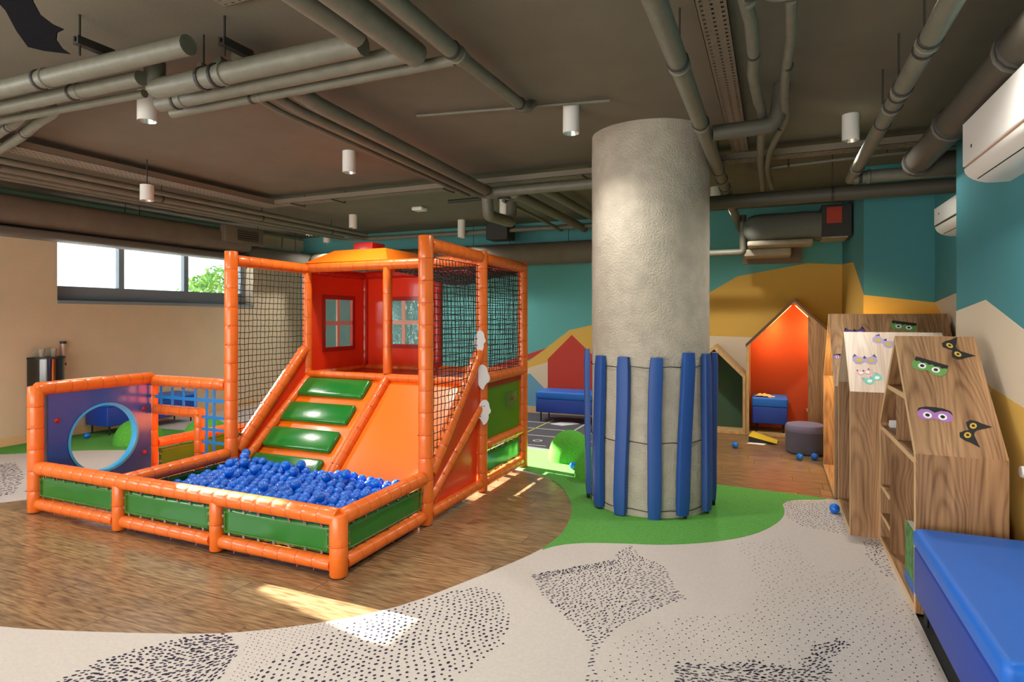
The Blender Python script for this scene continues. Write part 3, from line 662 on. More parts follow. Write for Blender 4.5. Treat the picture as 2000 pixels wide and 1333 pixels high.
# ------------------------------------------------------------------ turf mounds
def mound(cx, cy, r, h, lab, sx=1):
    m = MB(); m.lathe([(r * math.cos(a) ** .8 if a < 1.56 else .001, h * math.sin(a)) for a in [PI / 2 * k / 12 for k in range(13)]], (0, 0, 0), 32)
    m.v = [(cx + v[0] * sx, cy + v[1], .006 + v[2]) for v in m.v]
    link(m, 'turf_mound', hill_m, None, None, True, lab, 'mound')
mound(-1.96, 6.06, .23, .30, 'rounded green turf mound behind the play structure, beside the dark court')
mound(-1.53, 5.50, .2, .27, 'rounded green turf mound partly behind the blue slats of the column')
mound(-6.95, 4.82, .26, .28, 'low green turf mound seen through the round hole of the navy panel')
mound(-6.38, 5.28, .26, .25, 'low green turf mound seen through the opening under the blue straps')

# ------------------------------------------------------------------ benches
def bench(x0, x1_, ya, yb, zb, zm, zt, lab, legs, grp=None, r=.03):
    b = thing('bench', ((x0 + x1_) / 2, (ya + yb) / 2, 0), lab, 'bench')
    link(MB().rbox(x0, x1_, ya, yb, zm, zt, r, n=4), 'cushion', bench_m, b, smooth=True)
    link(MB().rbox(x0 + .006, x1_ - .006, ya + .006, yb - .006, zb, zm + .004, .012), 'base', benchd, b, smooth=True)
    for lx, ly in legs: link(MB().tube([(lx, ly, .004), (lx, ly, zb + .01)], .011, 8), 'leg', black_m, b, smooth=True)
    return b
bench(.63, 1.11, 2.24, 3.52, .14, .37, .465, 'long bright blue bench in front of the nearest wooden shelf', [(.68, 3.46), (1.06, 3.46), (.68, 2.3), (1.06, 2.3)])
bench(-3.13, -1.95, 8.05, 8.5, .14, .33, .445, 'blue bench before the painted red house on the far wall', [(-3.06, 8.1), (-3.06, 8.44), (-2.02, 8.1), (-2.02, 8.44)])
bench(-8.1, -7.65, 4.9, 6.2, .12, .36, .42, 'blue bench along the beige window wall', [(-8.04, 4.96), (-7.7, 4.96), (-8.04, 6.12), (-7.7, 6.12)])
bench(-.25, .17, 8.26, 8.7, .15, .36, .48, 'blue bench inside the lit orange house niche', [(-.2, 8.31), (.12, 8.31), (-.2, 8.65), (.12, 8.65)], r=.022)
m = MB(); g = []
for i in range(9):
    for j in range(7):
        u, v = i / 8, j / 6
        g.append((-.22 + .24 * u + .03 * v, 8.32 + .22 * v, .484 + .025 * abs(noise.noise(Vector((u * 4, v * 4, 5)))) + .012 * math.sin(u * 5)))
m.add(g, [(i * 7 + j, (i + 1) * 7 + j, (i + 1) * 7 + j + 1, i * 7 + j + 1) for i in range(8) for j in range(6)])
link(m, 'paper_sheet', mat('paper_yellow', (236, 206, 130), .8), None, None, True, 'crumpled pale yellow paper lying on the bench in the orange niche', 'paper')
# pouf
po = thing('pouf', (.33, 7.42, 0), 'round grey fabric pouf on the wood floor', 'pouf')
link(MB().lathe([(.19, .004), (.202, .015), (.205, .06), (.205, .24)], (.33, 7.42, 0), 36), 'base', pouf_m, po, smooth=True)
link(MB().lathe([(.204, .24), (.207, .255), (.206, .29), (.196, .312), (.16, .322), (.0005, .325)], (.33, 7.42, 0), 36), 'cushion', mat('pouf_top', (128, 122, 146), .8), po, smooth=True)
# folder on the floor
fo_ = thing('folder', (-.1, 7.85, 0), 'yellow and black folder lying open on the wood floor before the niche', 'folder')
link(MB().box(-.27, .03, 7.74, 7.95, .001, .012), 'back_cover', black_m, fo_)
m = MB(); m.add([(-.27, 7.74, .075), (.04, 7.70, .014), (.05, 7.93, .016), (-.23, 8.0, .09), (-.27, 7.74, .079), (.04, 7.70, .018), (.05, 7.93, .02), (-.23, 8.0, .094)], [(0, 1, 2, 3), (4, 7, 6, 5), (0, 4, 5, 1), (1, 5, 6, 2), (2, 6, 7, 3), (3, 7, 4, 0)])
link(m, 'front_cover', mat('yellow_card', (214, 190, 40), .6), fo_)
m = MB().add([(-.27, 7.745, .01), (.03, 7.745, .01), (.03, 7.745, .016), (-.27, 7.745, .074)], [(0, 1, 2, 3)]); link(m, 'side', black_m, fo_)
link(MB().plate([(-.29, 7.66), (-.1, 7.64), (-.06, 7.76), (-.25, 7.78)], [], XY, .001, .002), 'paper_sheet', paper, None, None, False, 'white paper sheet under the front edge of the yellow folder', 'paper')
link(MB().plate([(-2.86, 7.93), (-2.66, 7.86), (-2.48, 8.1), (-2.62, 8.2), (-2.76, 8.15)], [], XY, .0065, .008), 'paper_sheet', paper, None, None, False, 'white paper sheet on the dark court in front of the far bench', 'paper')

# ------------------------------------------------------------------ house shelves and niches
TH = .03
def gable(parts_parent, f, u0, u1, ze, zr, d0, d1, mw, mr, me, open_bottom=False, t=TH, back=None, backm=None, zb=.004):
    um = (u0 + u1) / 2; k = (zr - ze) / (um - u0); off = t * math.hypot(1, k)
    link(MB().plate([(u0, zb), (u0, ze), (u0 + t, ze + k * t - off), (u0 + t, zb)], [], f, d0, d1), 'side_wall', mw, parts_parent)
    link(MB().plate([(u1, zb), (u1, ze), (u1 - t, ze + k * t - off), (u1 - t, zb)], [], f, d0, d1), 'side_wall', mw, parts_parent)
    link(MB().plate([(u0, ze), (um, zr), (um, zr - off), (u0 + t, ze + k * t - off)], [], f, d0, d1), 'roof_panel', mr, parts_parent)
    link(MB().plate([(u1, ze), (um, zr), (um, zr - off), (u1 - t, ze + k * t - off)], [], f, d0, d1), 'roof_panel', mr, parts_parent)
    link(MB().box(*((u0 + t, u1 - t, min(d0, d1), max(d0, d1)) if f is XZ else (min(d0, d1), max(d0, d1), u0 + t, u1 - t)), zb, zb + t), 'bottom_panel', mw, parts_parent)
    if back is not None:
        link(MB().plate([(u0 + t, zb + t), (u1 - t, zb + t), (u1 - t, ze + k * t - off), (um, zr - off), (u0 + t, ze + k * t - off)], [], f, back, back + (.012 if back < d1 else -.012)), 'back_panel', backm, parts_parent)
def edge(parent, f, u0, u1, ze, zr, d, t=TH, zb=.004):      # pale edge banding on the open front
    um = (u0 + u1) / 2; k = (zr - ze) / (um - u0); off = t * math.hypot(1, k)
    link(MB().plate([(u0, zb), (u0, ze), (um, zr), (u1, ze), (u1, zb)], [[(u0 + t, zb + t), (u0 + t, ze + k * t - off), (um, zr - off), (u1 - t, ze + k * t - off), (u1 - t, zb + t)]], f, d, d - .002), 'edge_band', oakedge, parent)
A = thing('house_shelf', (.86, 4.15, 0), 'nearest house-shaped wooden shelf, its sloping roof holding four paper masks', 'shelf')
AY0, AY1, AE, AR_, AX0, AX1 = 3.60, 4.71, .81, 1.39, .66, 1.04
gable(A, YZ, AY0, AY1, AE, AR_, AX0, AX1, oak_m, oak_m, oakedge, back=AX1 - .02, backm=oak2_m)
edge(A, YZ, AY0, AY1, AE, AR_, AX0)
link(MB().box(AX0 + .01, AX1 - .02, 4.36, 4.385, .034, .75), 'divider', oak_m, A)
link(MB().box(AX0 + .01, AX1 - .02, 4.16, 4.185, .775, 1.05), 'divider', oak_m, A)
for za, zb_, ya, yb in ((.75, .775, AY0 + .03, AY1 - .03), (1.05, 1.075, 3.87, 4.44), (.36, .38, 4.385, AY1 - .03), (.17, .19, 4.385, AY1 - .03)):
    sh = link(MB().box(AX0 + .008, AX1 - .02, ya, yb, za, zb_), 'shelf_board', oak2_m, A); link(MB().box(AX0 + .003, AX0 + .008, ya, yb, za, zb_), 'edge_band', oakedge, sh)
B = thing('house_shelf', (.78, 5.14, 0), 'middle house-shaped wooden shelf with a brightly lit white-looking roof', 'shelf')
BY0, BY1, BE, BR2, BX0, BX1 = 4.72, 5.56, .99, 1.39, .487, 1.1
gable(B, YZ, BY0 + .0, BY1, BE, BR2, BX0, BX1, oak_m, oak('light_board', (226, 208, 190), (196, 172, 150)), oakedge, back=BX1 - .02, backm=oak2_m)  # pale roof boards: the downlight's bleaching is put into the oak colour
edge(B, YZ, BY0, BY1, BE, BR2, BX0)
Cc = thing('house_shelf', (.9, 6.25, 0), 'farthest and tallest house-shaped wooden shelf beside the recess wall', 'shelf')
CY0, CY1, CE, CR2, CX0, CX1 = 5.62, 6.78, .93, 1.53, .465, 1.36
gable(Cc, YZ, CY0, CY1, CE, CR2, CX0, CX1, oak_m, oak_m, oakedge, back=CX1 - .02, backm=oak2_m)
edge(Cc, YZ, CY0, CY1, CE, CR2, CX0)
D = thing('house_niche', (.25, 8.5, 0), 'tall house-shaped wooden niche with a lit orange inside', 'niche')
gable(D, XZ, -.315, .80, 1.16, 1.735, 8.2, 8.78, pine_m, pine_m, oakedge, t=.036, back=8.76, backm=orange_w)
link(MB().plate([(-.32, 1.16), (.2425, 1.735), (.805, 1.16), (.805, 1.12), (.2425, 1.695), (-.32, 1.12)], [], XZ, 8.195, 8.2), 'front_trim', mat('dark_trim', (92, 62, 40), .6), D)
link(MB().box(.39, .76, 8.4, 8.74, .28, .31), 'shelf_board', oak2_m, D)
link(MB().plate([(.39, .04), (.39, 1.545), (.80, 1.135), (.80, .04)], [], XZ, 8.175, 8.194), 'front_panel', oak_m, D)
led = mat('led_strip', (255, 200, 130), .5, emit=(255, 186, 96), estr=14)
for s_ in (-1, 1):
    a_, b_ = Vector((.2425 + s_ * .03, 8.70, 1.655)), Vector((.2425 + s_ * .50, 8.70, 1.175))
    link(MB().tube([a_, b_], .008, 6), 'led_strip', led, D)
E_ = thing('house_niche', (-.7, 8.5, 0), 'small house-shaped wooden niche with a dark green back', 'niche')
gable(E_, XZ, -1.09, -.32, .75, 1.135, 8.2, 8.78, pine_m, pine_m, oakedge, t=.036, back=8.5, backm=dgreen_w)

link(MB().tube([(1.0, CY0 + .3, 1.15), (1.0, CY1 - .3, 1.15)], .008, 6), 'led_strip', led, Cc)  # unseen strip added inside this shelf to turn its far wall amber
ld = bpy.data.lights.new('led', 'AREA'); ld.shape = 'RECTANGLE'; ld.size = .5; ld.size_y = .03; ld.energy = 20; ld.color = (1, .66, .25)  # added amber fill for the same shelf interior
lo = bpy.data.objects.new('led', ld); COL.objects.link(lo); lo.parent = Cc; lo.location = Vector((.8, 6.2, 1.3)) - Vector(Cc.location); lo.rotation_euler = Vector((-.2, .75, -.6)).to_track_quat('-Z', 'X').to_euler()
# masks on the sloping roofs
dk = mat('card_black', (28, 26, 28), .7); gr = mat('card_green', (104, 158, 82), .7); vi = mat('card_violet', (170, 118, 190), .7)
ye = mat('card_yellow', (206, 170, 60), .7); wh = mat('card_white', (240, 240, 240), .7); pu = mat('card_plum', (84, 62, 118), .7); mi = mat('card_mint', (122, 206, 184), .7); pk = mat('card_pink', (226, 176, 182), .7); lg = mat('card_lilac', (168, 158, 196), .7)
def roof_f(Y0, z0, Y1, z1, X0, c, ang, s_, flip=1):
    sl_ = math.hypot(Y1 - Y0, z1 - z0); ty, tz = (Y1 - Y0) / sl_, (z1 - z0) / sl_; ca, sa = math.cos(ang), math.sin(ang)
    def f(u, v, w_):
        u, v = u * s_ * flip, v * s_; uu = c[0] + u * ca - v * sa; vv = c[1] + u * sa + v * ca
        return (uu, Y0 + vv * ty - w_ * tz, z0 + vv * tz + w_ * ty)
    return f
RA = (AY0, AE, (AY0 + AY1) / 2, AR_, AX0); RB = (BY0, BE, (BY0 + BY1) / 2, BR2, BX0); RC = (CY0, CE, (CY0 + CY1) / 2, CR2, CX0)
def mask(kind, roof, c, ang, s_, lab, flip=1):
    f = roof_f(*roof, c, ang, s_, flip); m = MB(); P = lambda pts, k, lv: m.plate(pts, [], f, .001 + lv * .0012, .002 + lv * .0012, k)
    if kind == 'cat':
        out = [(-1, .0), (-.98, .35), (-1.05, .95), (-.55, .55), (-.25, .3), (0, .25), (.25, .3), (.55, .55), (1.05, .95), (.98, .35), (1, 0), (.9, -.35), (.55, -.5), (.2, -.3), (0, -.12), (-.2, -.3), (-.55, -.5), (-.9, -.35)]
        m.plate(out, [], f, .001, .002, 0)
        for s in (-1, 1): P(circ(s * .48, -.02, .27, 14, .2), 1, 1); P(circ(s * .48, -.02, .13, 4, .12), 0, 2)
        mats_ = [dk, ye]
    elif kind == 'green':
        m.plate([(-1, .4), (-1.08, -.1), (-.85, -.5), (-.4, -.55), (0, -.3), (.4, -.55), (.85, -.5), (1.08, -.1), (1, .4)], [], f, .001, .002, 0)
        z_ = [(-1, .62), (1, .62), (1, .3)] + [(1 - (k + .5) * .2, .3 - (.1 if k % 2 else -.02)) for k in range(10)] + [(-1, .3)]
        P(z_, 1, 1)
        for s in (-1, 1): P(circ(s * .42, -.08, .25, 18), 2, 1); P(circ(s * .42, -.08, .13, 14), 1, 2)
        mats_ = [gr, dk, wh]
    elif kind == 'violet':
        m.plate(smooth_loop([(-1, .1), (-.7, .5), (0, .35), (.7, .5), (1, .1), (.95, -.35), (.5, -.5), (0, -.25), (-.5, -.5), (-.95, -.35)], 2), [], f, .001, .002, 0)
        P([(-1, .15), (-.9, .45), (-.5, .62), (0, .66), (.5, .62), (.9, .45), (1, .15), (.75, .4), (.35, .42), (0, .2), (-.35, .42), (-.75, .4)], 1, 1)
        for s in (-1, 1): P(circ(s * .42, -.08, .25, 18), 2, 1); P(circ(s * .42, -.08, .13, 14), 1, 2)
        mats_ = [vi, dk, wh]
    else:
        c1, c2, c3 = kind
        m.plate([(-1, 0), (-.95, .4), (-.8, .85), (-.5, .5), (0, .3), (.5, .5), (.8, .85), (.95, .4), (1, 0), (.8, -.4), (.4, -.45), (0, -.15), (-.4, -.45), (-.8, -.4)], [], f, .001, .002, 0)
        for s in (-1, 1): P(circ(s * .46, 0, .26, 14, .22), 1, 1)
        P([(-.15, .35), (0, .6), (.15, .35), (0, .2)], 2, 1); P([(-.98, .35), (-.8, .8), (-.65, .6)], 2, 1); P([(.98, .35), (.8, .8), (.65, .6)], 2, 1)
        mats_ = [c1, c2, c3]
    link(m, 'paper_mask', mats_, None, None, False, lab, 'mask')
mask('cat', RA, (.93, .70), -1.15, .072, 'black cat mask with yellow eyes at the top right of the nearest shelf roof')
mask('green', RA, (.796, .569), -.42, .078, 'green mask with jagged black fringe on the nearest shelf roof')
mask('violet', RA, (.776, .244), -.10, .078, 'violet mask with round white eyes on the nearest shelf roof')
mask('cat', RA, (.915, .16), -2.09, .07, 'black cat mask with yellow eyes at the lower right of the nearest shelf roof', 1)
mask((lg, ye, pu), RB, (.60, .29), .0, .078, 'pale lilac cat mask with yellow eyes in the middle of the white shelf roof')
mask((mi, wh, lg), RB, (.635, .115), .6, .062, 'mint green mask with white eyes low on the white shelf roof')
mask((pk, wh, pu), RB, (.585, .175), .2, .045, 'pink mask tucked above the mint mask on the white shelf roof')
mask((lg, ye, pu), RB, (.73, .475), -.6, .075, 'lilac mask with yellow eyes at the top right of the white shelf roof')
mask('green', RC, (1.03, .68), -.2, .09, 'green mask with black fringe on the farthest shelf roof')
mask('violet', RC, (.525, .32), 0, .05, 'violet mask half hidden at the left edge of the farthest shelf roof')
mask((pu, vi, dk), RC, (.66, .60), .1, .085, 'dark plum mask peeking over the ridge of the white shelf roof')
# things on shelf A
bk_ = thing('picture_book', (.71, 3.86, .034), 'tall picture book with a green leafy cover standing in the nearest shelf', 'book')
link(MB().box(.685, .715, 3.76, 3.98, .036, .36), 'pages', paper, bk_)
link(MB().box(.681, .685, 3.755, 3.985, .035, .365), 'cover', mat('book_green', (70, 128, 66), .5, noise_amt=.6, nscale=22), bk_)
link(MB().box(.679, .681, 3.755, 3.985, .035, .09), 'blue_band', mat('book_blue', (40, 110, 190), .5), bk_)
for i, (yy, zz, lab) in enumerate(((4.05, 1.077, 'small white folded card on the upper board of the nearest shelf'), (4.6, .777, 'small white crumpled paper on the middle board of the nearest shelf'))):
    m = MB().add([(.70, yy, zz), (.78, yy + .01, zz), (.78, yy + .03, zz + .05), (.70, yy + .02, zz + .045), (.78, yy + .06, zz), (.70, yy + .05, zz)], [(0, 1, 2, 3), (3, 2, 4, 5)])
    link(m, 'folded_card', paper, None, None, False, lab, 'paper')

# ------------------------------------------------------------------ air conditioners
def aircon(xw, ya, yb, z0, z1, lab, slot):
    t = thing('air_conditioner', (xw - .1, (ya + yb) / 2, z0), lab, 'air conditioner'); d = .2
    prof = [(xw - .002, z1), (xw - d, z1), (xw - d, z0 + .095)]; low = [(xw - d + .004, z0 + .08)] + [(xw - d + .004 + .13 * (1 - math.cos(a)), z0 + .08 - .08 * math.sin(a)) for a in [PI / 2 * k / 6 for k in range(1, 7)]] + [(xw - .002, z0 + .0)]
    link(MB().plate(prof + [(xw - .002, z0 + .095)], [], lambda u, v, w_: (u, w_, v), ya, yb), 'front_panel', white_m, t, bevel=.006)
    link(MB().plate(low + [(xw - .002, z0 + .08)], [], lambda u, v, w_: (u, w_, v), ya + .006, yb - .006), 'air_flap', white_m, t, smooth=True)
    link(MB().box(xw - d + .008, xw - .01, ya + .004, yb - .004, z0 + .078, z0 + .097), 'slot', slot, t)
    link(MB().box(xw - d + .05, xw - d + .056, ya + .05, yb - .05, z0 + .017, z0 + .022), 'flap_seam', dark_m, t)
    link(MB().box(xw - d - .002, xw - d, yb - .16, yb - .145, z0 + .16, z0 + .175), 'indicator', dark_m, t)
aircon(XN, 2.97, 3.87, 2.20, 2.52, 'large white air conditioner on the near teal wall', mat('slot_tan', (176, 140, 116), .6))
aircon(XR, 5.1, 5.85, 2.15, 2.38, 'white air conditioner in the recess, seen past the wall corner', dark_m)
s_ = thing('wall_socket', (XN, 3.66, .75), 'small round white socket on the ochre wall beyond the blue bench', 'socket')
m = MB(); m.tube([(XN - .006, 3.66, .75), (XN - .02, 3.66, .75)], [.03, .026], 16); link(m, 'face', white_m, s_, smooth=True)

# ------------------------------------------------------------------ water dispenser on left wall
t = thing('dispenser', (-7.98, 4.46, 0), 'black cup and water stand against the beige wall', 'dispenser')
m = MB(); prof = [(-8.13, 4.27)] + [(-8.13 + .24 * math.sin(a), 4.455 - .185 * math.cos(a)) for a in [PI * k / 12 for k in range(1, 12)]] + [(-8.13, 4.64)]
m.plate(prof, [], XY, .006, 1.0); link(m, 'body', blackg, t, smooth=True)
m = MB(); m.plate([(-8.13 + (p[0] + 8.13) * 1.03, 4.455 + (p[1] - 4.455) * 1.03) for p in prof], [], XY, 1.0, 1.02); link(m, 'top', black_m, t)
m = MB(); m.tube([(-8.11, 4.655, .93), (-8.11, 4.655, 1.18)], .024, 12); c_ = thing('cup_tube', (-8.11, 4.655, .93), 'clear cup tube with black caps on the wall beside the black stand', 'cup dispenser')
link(m, 'tube', mat('clear_tube', (226, 206, 196), .15, trans=.4), c_, smooth=True)
for za in (.90, 1.17): link(MB().lathe([(.032, 0), (.034, .03)], (-8.11, 4.655, za), 14), 'cap', black_m, c_, smooth=True)
for yy, lab in ((4.37, 'left clear cup on top of the black stand'), (4.50, 'right clear cup on top of the black stand')):
    link(MB().lathe([(.026, 0), (.035, .1), (.033, .1), (.024, .004)], (-8.03, yy, 1.021), 16), 'cup', mat('clear_cup', (226, 222, 212), .1, trans=.6), None, None, True, lab, 'cup')

# ------------------------------------------------------------------ ceiling services
def bend(pts, r=.08, n=5):
    pts = [Vector(p) for p in pts]; out = [pts[0]]
    for a, b, c in zip(pts, pts[1:], pts[2:]):
        d1, d2 = (a - b), (c - b); k = min(r, d1.length * .45, d2.length * .45); p, q_ = b + d1.normalized() * k, b + d2.normalized() * k
        for i in range(n + 1): t_ = i / n; out.append(p * (1 - t_) ** 2 + b * 2 * t_ * (1 - t_) + q_ * t_ ** 2)
    out.append(pts[-1]); return out
def pipe(pts, r, lab, collars=(), br=.1, m_=None, name='ceiling_pipe', hang=(), seg=14, wob=0):
    P = bend(pts, br); p0 = Vector(pts[0])
    if wob:
        Q = []
        for a, b in zip(P, P[1:]):
            n = max(1, int((b - a).length / .25))
            for k in range(n): q_ = a.lerp(b, k / n); Q.append(q_ + Vector((wob * noise.noise(q_ * 1.7), wob * noise.noise(q_ * 1.7 + Vector((9, 0, 0))), 0)))
        P = Q + [P[-1]]
    t = thing(name, p0, lab, 'pipe')
    link(MB().tube(P, r, seg), 'pipe_run', m_ or pipe_m, t, smooth=True)
    for a, b, f in collars:
        A_, B_ = Vector(pts[a]), Vector(pts[b]); q_ = A_.lerp(B_, f); d = (B_ - A_).normalized()
        for s in (-1, 1): link(MB().tube([q_ + d * (s * .03 - .012), q_ + d * (s * .03 - .007), q_ + d * (s * .03 + .007), q_ + d * (s * .03 + .012)], [r * 1.03, r * 1.14, r * 1.14, r * 1.03], seg), 'collar', dark_m if s < 0 else (m_ or pipe_m), t, smooth=True)
    for a, b, f in hang:
        q_ = Vector(pts[a]).lerp(Vector(pts[b]), f)
        link(MB().tube([q_ + Vector((0, 0, r)), (q_.x, q_.y, CZ - .001)], .005, 5), 'hanger_rod', dark_m, t)
        d = (Vector(pts[b]) - Vector(pts[a])).normalized(); link(MB().tube([q_ - d * .01, q_ + d * .01], r * 1.1, seg), 'clamp', dark_m, t)
    return t
# right side
pipe([(-.41, 1.6, 2.70), (-.41, 8.75, 2.70)], .046, 'straight grey pipe running past the right side of the column top', [(0, 1, .185), (0, 1, .32), (0, 1, .55), (0, 1, .6)], hang=((0, 1, .19), (0, 1, .5)))
pipe([(-.36, 4.12, 2.70), (.02, 4.17, 2.72), (.05, 4.17, 2.975)], .05, 'short dark elbow branching off beside the column top', m_=mat('dark_pipe', (84, 80, 70), .5), br=.08)
pipe([(-.09, 1.9, 2.8), (-.09, 2.75, 2.8), (-.09, 3.4, 2.8), (-.07, 4.0, 2.8), (-.10, 5.2, 2.8), (-.10, 6.6, 2.8)], .029, 'thin wavy pipe right of the perforated tray', [(0, 1, .85)], wob=.03, hang=((1, 2, .7), (3, 4, .3)))
pipe([(.075, 2.72, 2.8), (.07, 3.5, 2.8), (.065, 4.35, 2.8), (-.03, 5.1, 2.8), (-.05, 5.7, 2.8), (-.01, 6.6, 2.8)], .024, 'thinnest wavy pipe bending left above the recess', wob=.02, hang=((0, 1, .9), (2, 3, .2)))
pipe([(-.02, 1.9, 2.8), (-.02, 2.66, 2.8), (.6, 2.66, 2.8)], .026, 'small U-shaped pipe at the top edge of the view', br=.07)
pipe([(.60, 1.6, 2.66), (.60, 5.75, 2.66), (.60, 5.78, 2.66)], .043, 'grey pipe with several collars crossing above the far shelf', [(0, 1, .34), (0, 1, .48), (0, 1, .545), (0, 1, .9)], hang=((0, 1, .36), (0, 1, .5), (0, 1, .62)))
pipe([(.955, 1.6, 2.64), (.955, 5.25, 2.62), (1.39, 5.27, 2.62)], .088, 'thick dark grey pipe along the near teal wall', [(0, 1, .43), (0, 1, .72), (0, 1, .96)], m_=mat('dark_pipe2', (78, 74, 64), .55), br=.06)
pipe([(.60, 5.62, 2.64), (1.39, 5.62, 2.64)], .05, 'short grey pipe joining the collared pipe to the recess wall', [(0, 1, .1)])
pipe([(-.62, 6.07, 2.6), (1.39, 6.07, 2.6)], .064, 'heavy dark pipe crossing right of the column to the recess wall', m_=MATS['dark_pipe2'], hang=((0, 1, .55),))
pipe([(-1.4, 7.9, 2.30), (-.34, 7.9, 2.30), (-.34, 7.9, 2.75)], .04, 'low elbow pipe left of the wrapped fan unit', br=.04)
pipe([(-.1, 5.85, 2.83), (.35, 5.85, 2.85), (1.39, 5.82, 2.86)], .014, 'thin conduit running right under the far perforated tray', hang=((0, 1, .5), (1, 2, .5)), wob=.02)
pipe([(.72, 1.4, 2.955), (.72, 2.9, 2.955)], .02, 'thin dark conduit above the collared pipe', m_=dark_m)
def tray(x0, x1_, ya, yb, z, lab, axis, hang=()):
    t = thing('cable_tray', (x0, ya, z), lab, 'cable tray'); W = (x1_ - x0) if axis == 'y' else (yb - ya); L = (yb - ya) if axis == 'y' else (x1_ - x0)
    f = (lambda u, v, w_: (x0 + u, ya + v, w_)) if axis == 'y' else (lambda u, v, w_: (x0 + v, ya + u, w_))
    m = MB(); rows = 3 if W < .2 else 5; n = int(L / .045)
    # perforated base: slats between slots, real openings
    sw = W / (rows + 1) * .16; cw = W / rows
    for k in range(rows + 1): u = k * cw; m.plate(rect(max(0, u - cw * .36), min(W, u + cw * .36), 0, L), [], f, z, z + .003)
    for k in range(n + 1):
        v = k * L / n; st = (k % 2) * 0; m.plate(rect(0, W, max(0, v - .013), min(L, v + .013)), [], f, z + .0005, z + .0025)
    link(m, 'perforated_base', tray_m, t, kind='stuff')
    for u in (0, W - .003): link(MB().plate(rect(u, u + .003, 0, L), [], f, z, z + .055), 'side_rail', tray_m, t)
    for h in hang:
        m = MB(); p = f(W * 1.08, h, z - .02); p2 = f(-W * .4, h, z - .02); m.tube([p, p2], .008, 5); m.tube([p, (p[0], p[1], CZ)], .006, 5); link(m, 'bracket', dark_m, t)
    return t
tray(-.325, -.19, 1.9, 5.5, 2.92, 'narrow perforated tray running away right of the column', 'y')
tray(-5.55, 1.39, 5.52, 5.68, 2.86, 'long perforated tray crossing the room behind the column', 'x', (.35, .95, 2.4, 3.9))
tray(-5.8, -5.52, 2.2, 5.68, 2.86, 'wide perforated tray over the left side, meeting the crossing tray', 'y')
tray(-2.35, -.9, 1.95, 2.05, 2.95, 'short perforated tray piece at the top edge of the view', 'x')
# left group of wrapped pipes
pipe([(-3.11, 2.25, 2.90), (-3.11, 2.25, 2.75), (-1.72, 2.25, 2.75)], .055, 'thick wrapped pipe, upper of the three crossing at top left', [(1, 2, .36)], br=.05, hang=((1, 2, .27),))
pipe([(-3.30, 2.42, 2.75), (-1.58, 2.42, 2.75)], .044, 'middle wrapped pipe of the three crossing at top left', [(0, 1, .1)])
pipe([(-3.38, 2.56, 2.75), (-1.42, 2.57, 2.75)], .029, 'lowest and thinnest wrapped pipe of the three crossing at top left', [(0, 1, .35)])
pipe([(-5.2, 1.93, 2.78), (-2.52, 1.99, 2.78)], .048, 'thick pipe at the far left top, ending near a bracket', [(0, 1, .6)])
pipe([(-5.2, 2.11, 2.78), (-3.10, 2.165, 2.78)], .04, 'second pipe at the far left top, below the thick one', [(0, 1, .75)])
pipe([(-5.2, 2.29, 2.80), (-3.35, 2.36, 2.80)], .024, 'third and thinnest pipe at the far left top', [])
pipe([(-1.72, .6, 2.78), (-1.71, 2.2, 2.76)], .05, 'left one of three pipes coming from the top centre edge', m_=pipe_m)
pipe([(-1.56, .6, 2.78), (-1.56, 2.45, 2.75)], .06, 'thick middle one of three pipes coming from the top centre edge')
pipe([(-1.39, .6, 2.78), (-1.39, 2.6, 2.76)], .04, 'right one of three pipes coming from the top centre edge', [(0, 1, .96)])
pipe([(-1.46, 2.6, 2.82), (-1.52, 3.75, 2.9), (-1.52, 3.85, 2.975)], .036, 'pipe sloping up to the ceiling left of the nearest downlight', [(0, 1, .05), (0, 1, .9)], br=.05)
pipe([(-2.35, 3.7, 2.95), (-1.0, 3.95, 2.95)], .012, 'thin conduit under the ceiling left of the column top', [])
pipe([(-2.55, 2.3, 2.87), (-2.55, 2.9, 2.80), (-2.6, 5.45, 2.75), (-1.35, 5.47, 2.75)], .048, 'long pipe over the play structure turning right to the column', [(1, 2, .97)], br=.1)
pipe([(-2.70, 2.3, 2.86), (-2.71, 2.9, 2.79), (-2.74, 5.0, 2.75), (-2.74, 5.55, 2.75), (-2.62, 5.65, 2.75)], .03, 'middle one of the three long pipes over the play structure')
pipe([(-2.83, 2.3, 2.86), (-2.84, 2.9, 2.79), (-2.87, 5.5, 2.75)], .018, 'thinnest of the three long pipes over the play structure')
pipe([(-2.72, 5.62, 2.76), (-2.72, 5.66, 2.56), (-2.68, 6.15, 2.56), (-2.68, 6.17, 2.78)], .06, 'pipe section dipping down below the others near the column', br=.03)
pipe([(-2.45, 5.7, 2.78), (-2.5, 8.4, 2.78)], .055, 'thick pipe running on to the far wall left of the column')
pipe([(-2.2, 5.8, 2.84), (-2.2, 8.2, 2.84)], .05, 'second pipe running to the far wall left of the column')
pipe([(-2.75, 6.1, 2.8), (-2.85, 8.4, 2.78)], .022, 'thin pipe running to the far wall beside the thick one')
pipe([(-3.5, 6.2, 2.86), (-2.6, 6.2, 2.86)], .022, 'short dark pipe stub behind the dipping section', m_=dark_m)
for x, z, r, lab in ((-5.95, 2.82, .028, 'first'), (-6.17, 2.80, .034, 'second'), (-6.42, 2.80, .026, 'third'), (-6.60, 2.80, .02, 'fourth')):
    pipe([(x, 2.3, z), (x, 8.2 - .0, z), (-2.0, 8.25, z)] if lab in ('second', 'fourth') else [(x, 2.3, z), (x, 7.9, z)], r, lab + ' pipe from the room side in the bundle above the window wall', br=.15, hang=[(0, 1, f_) for f_ in (.12, .38, .62, .85)] if lab in ('second',) else ())
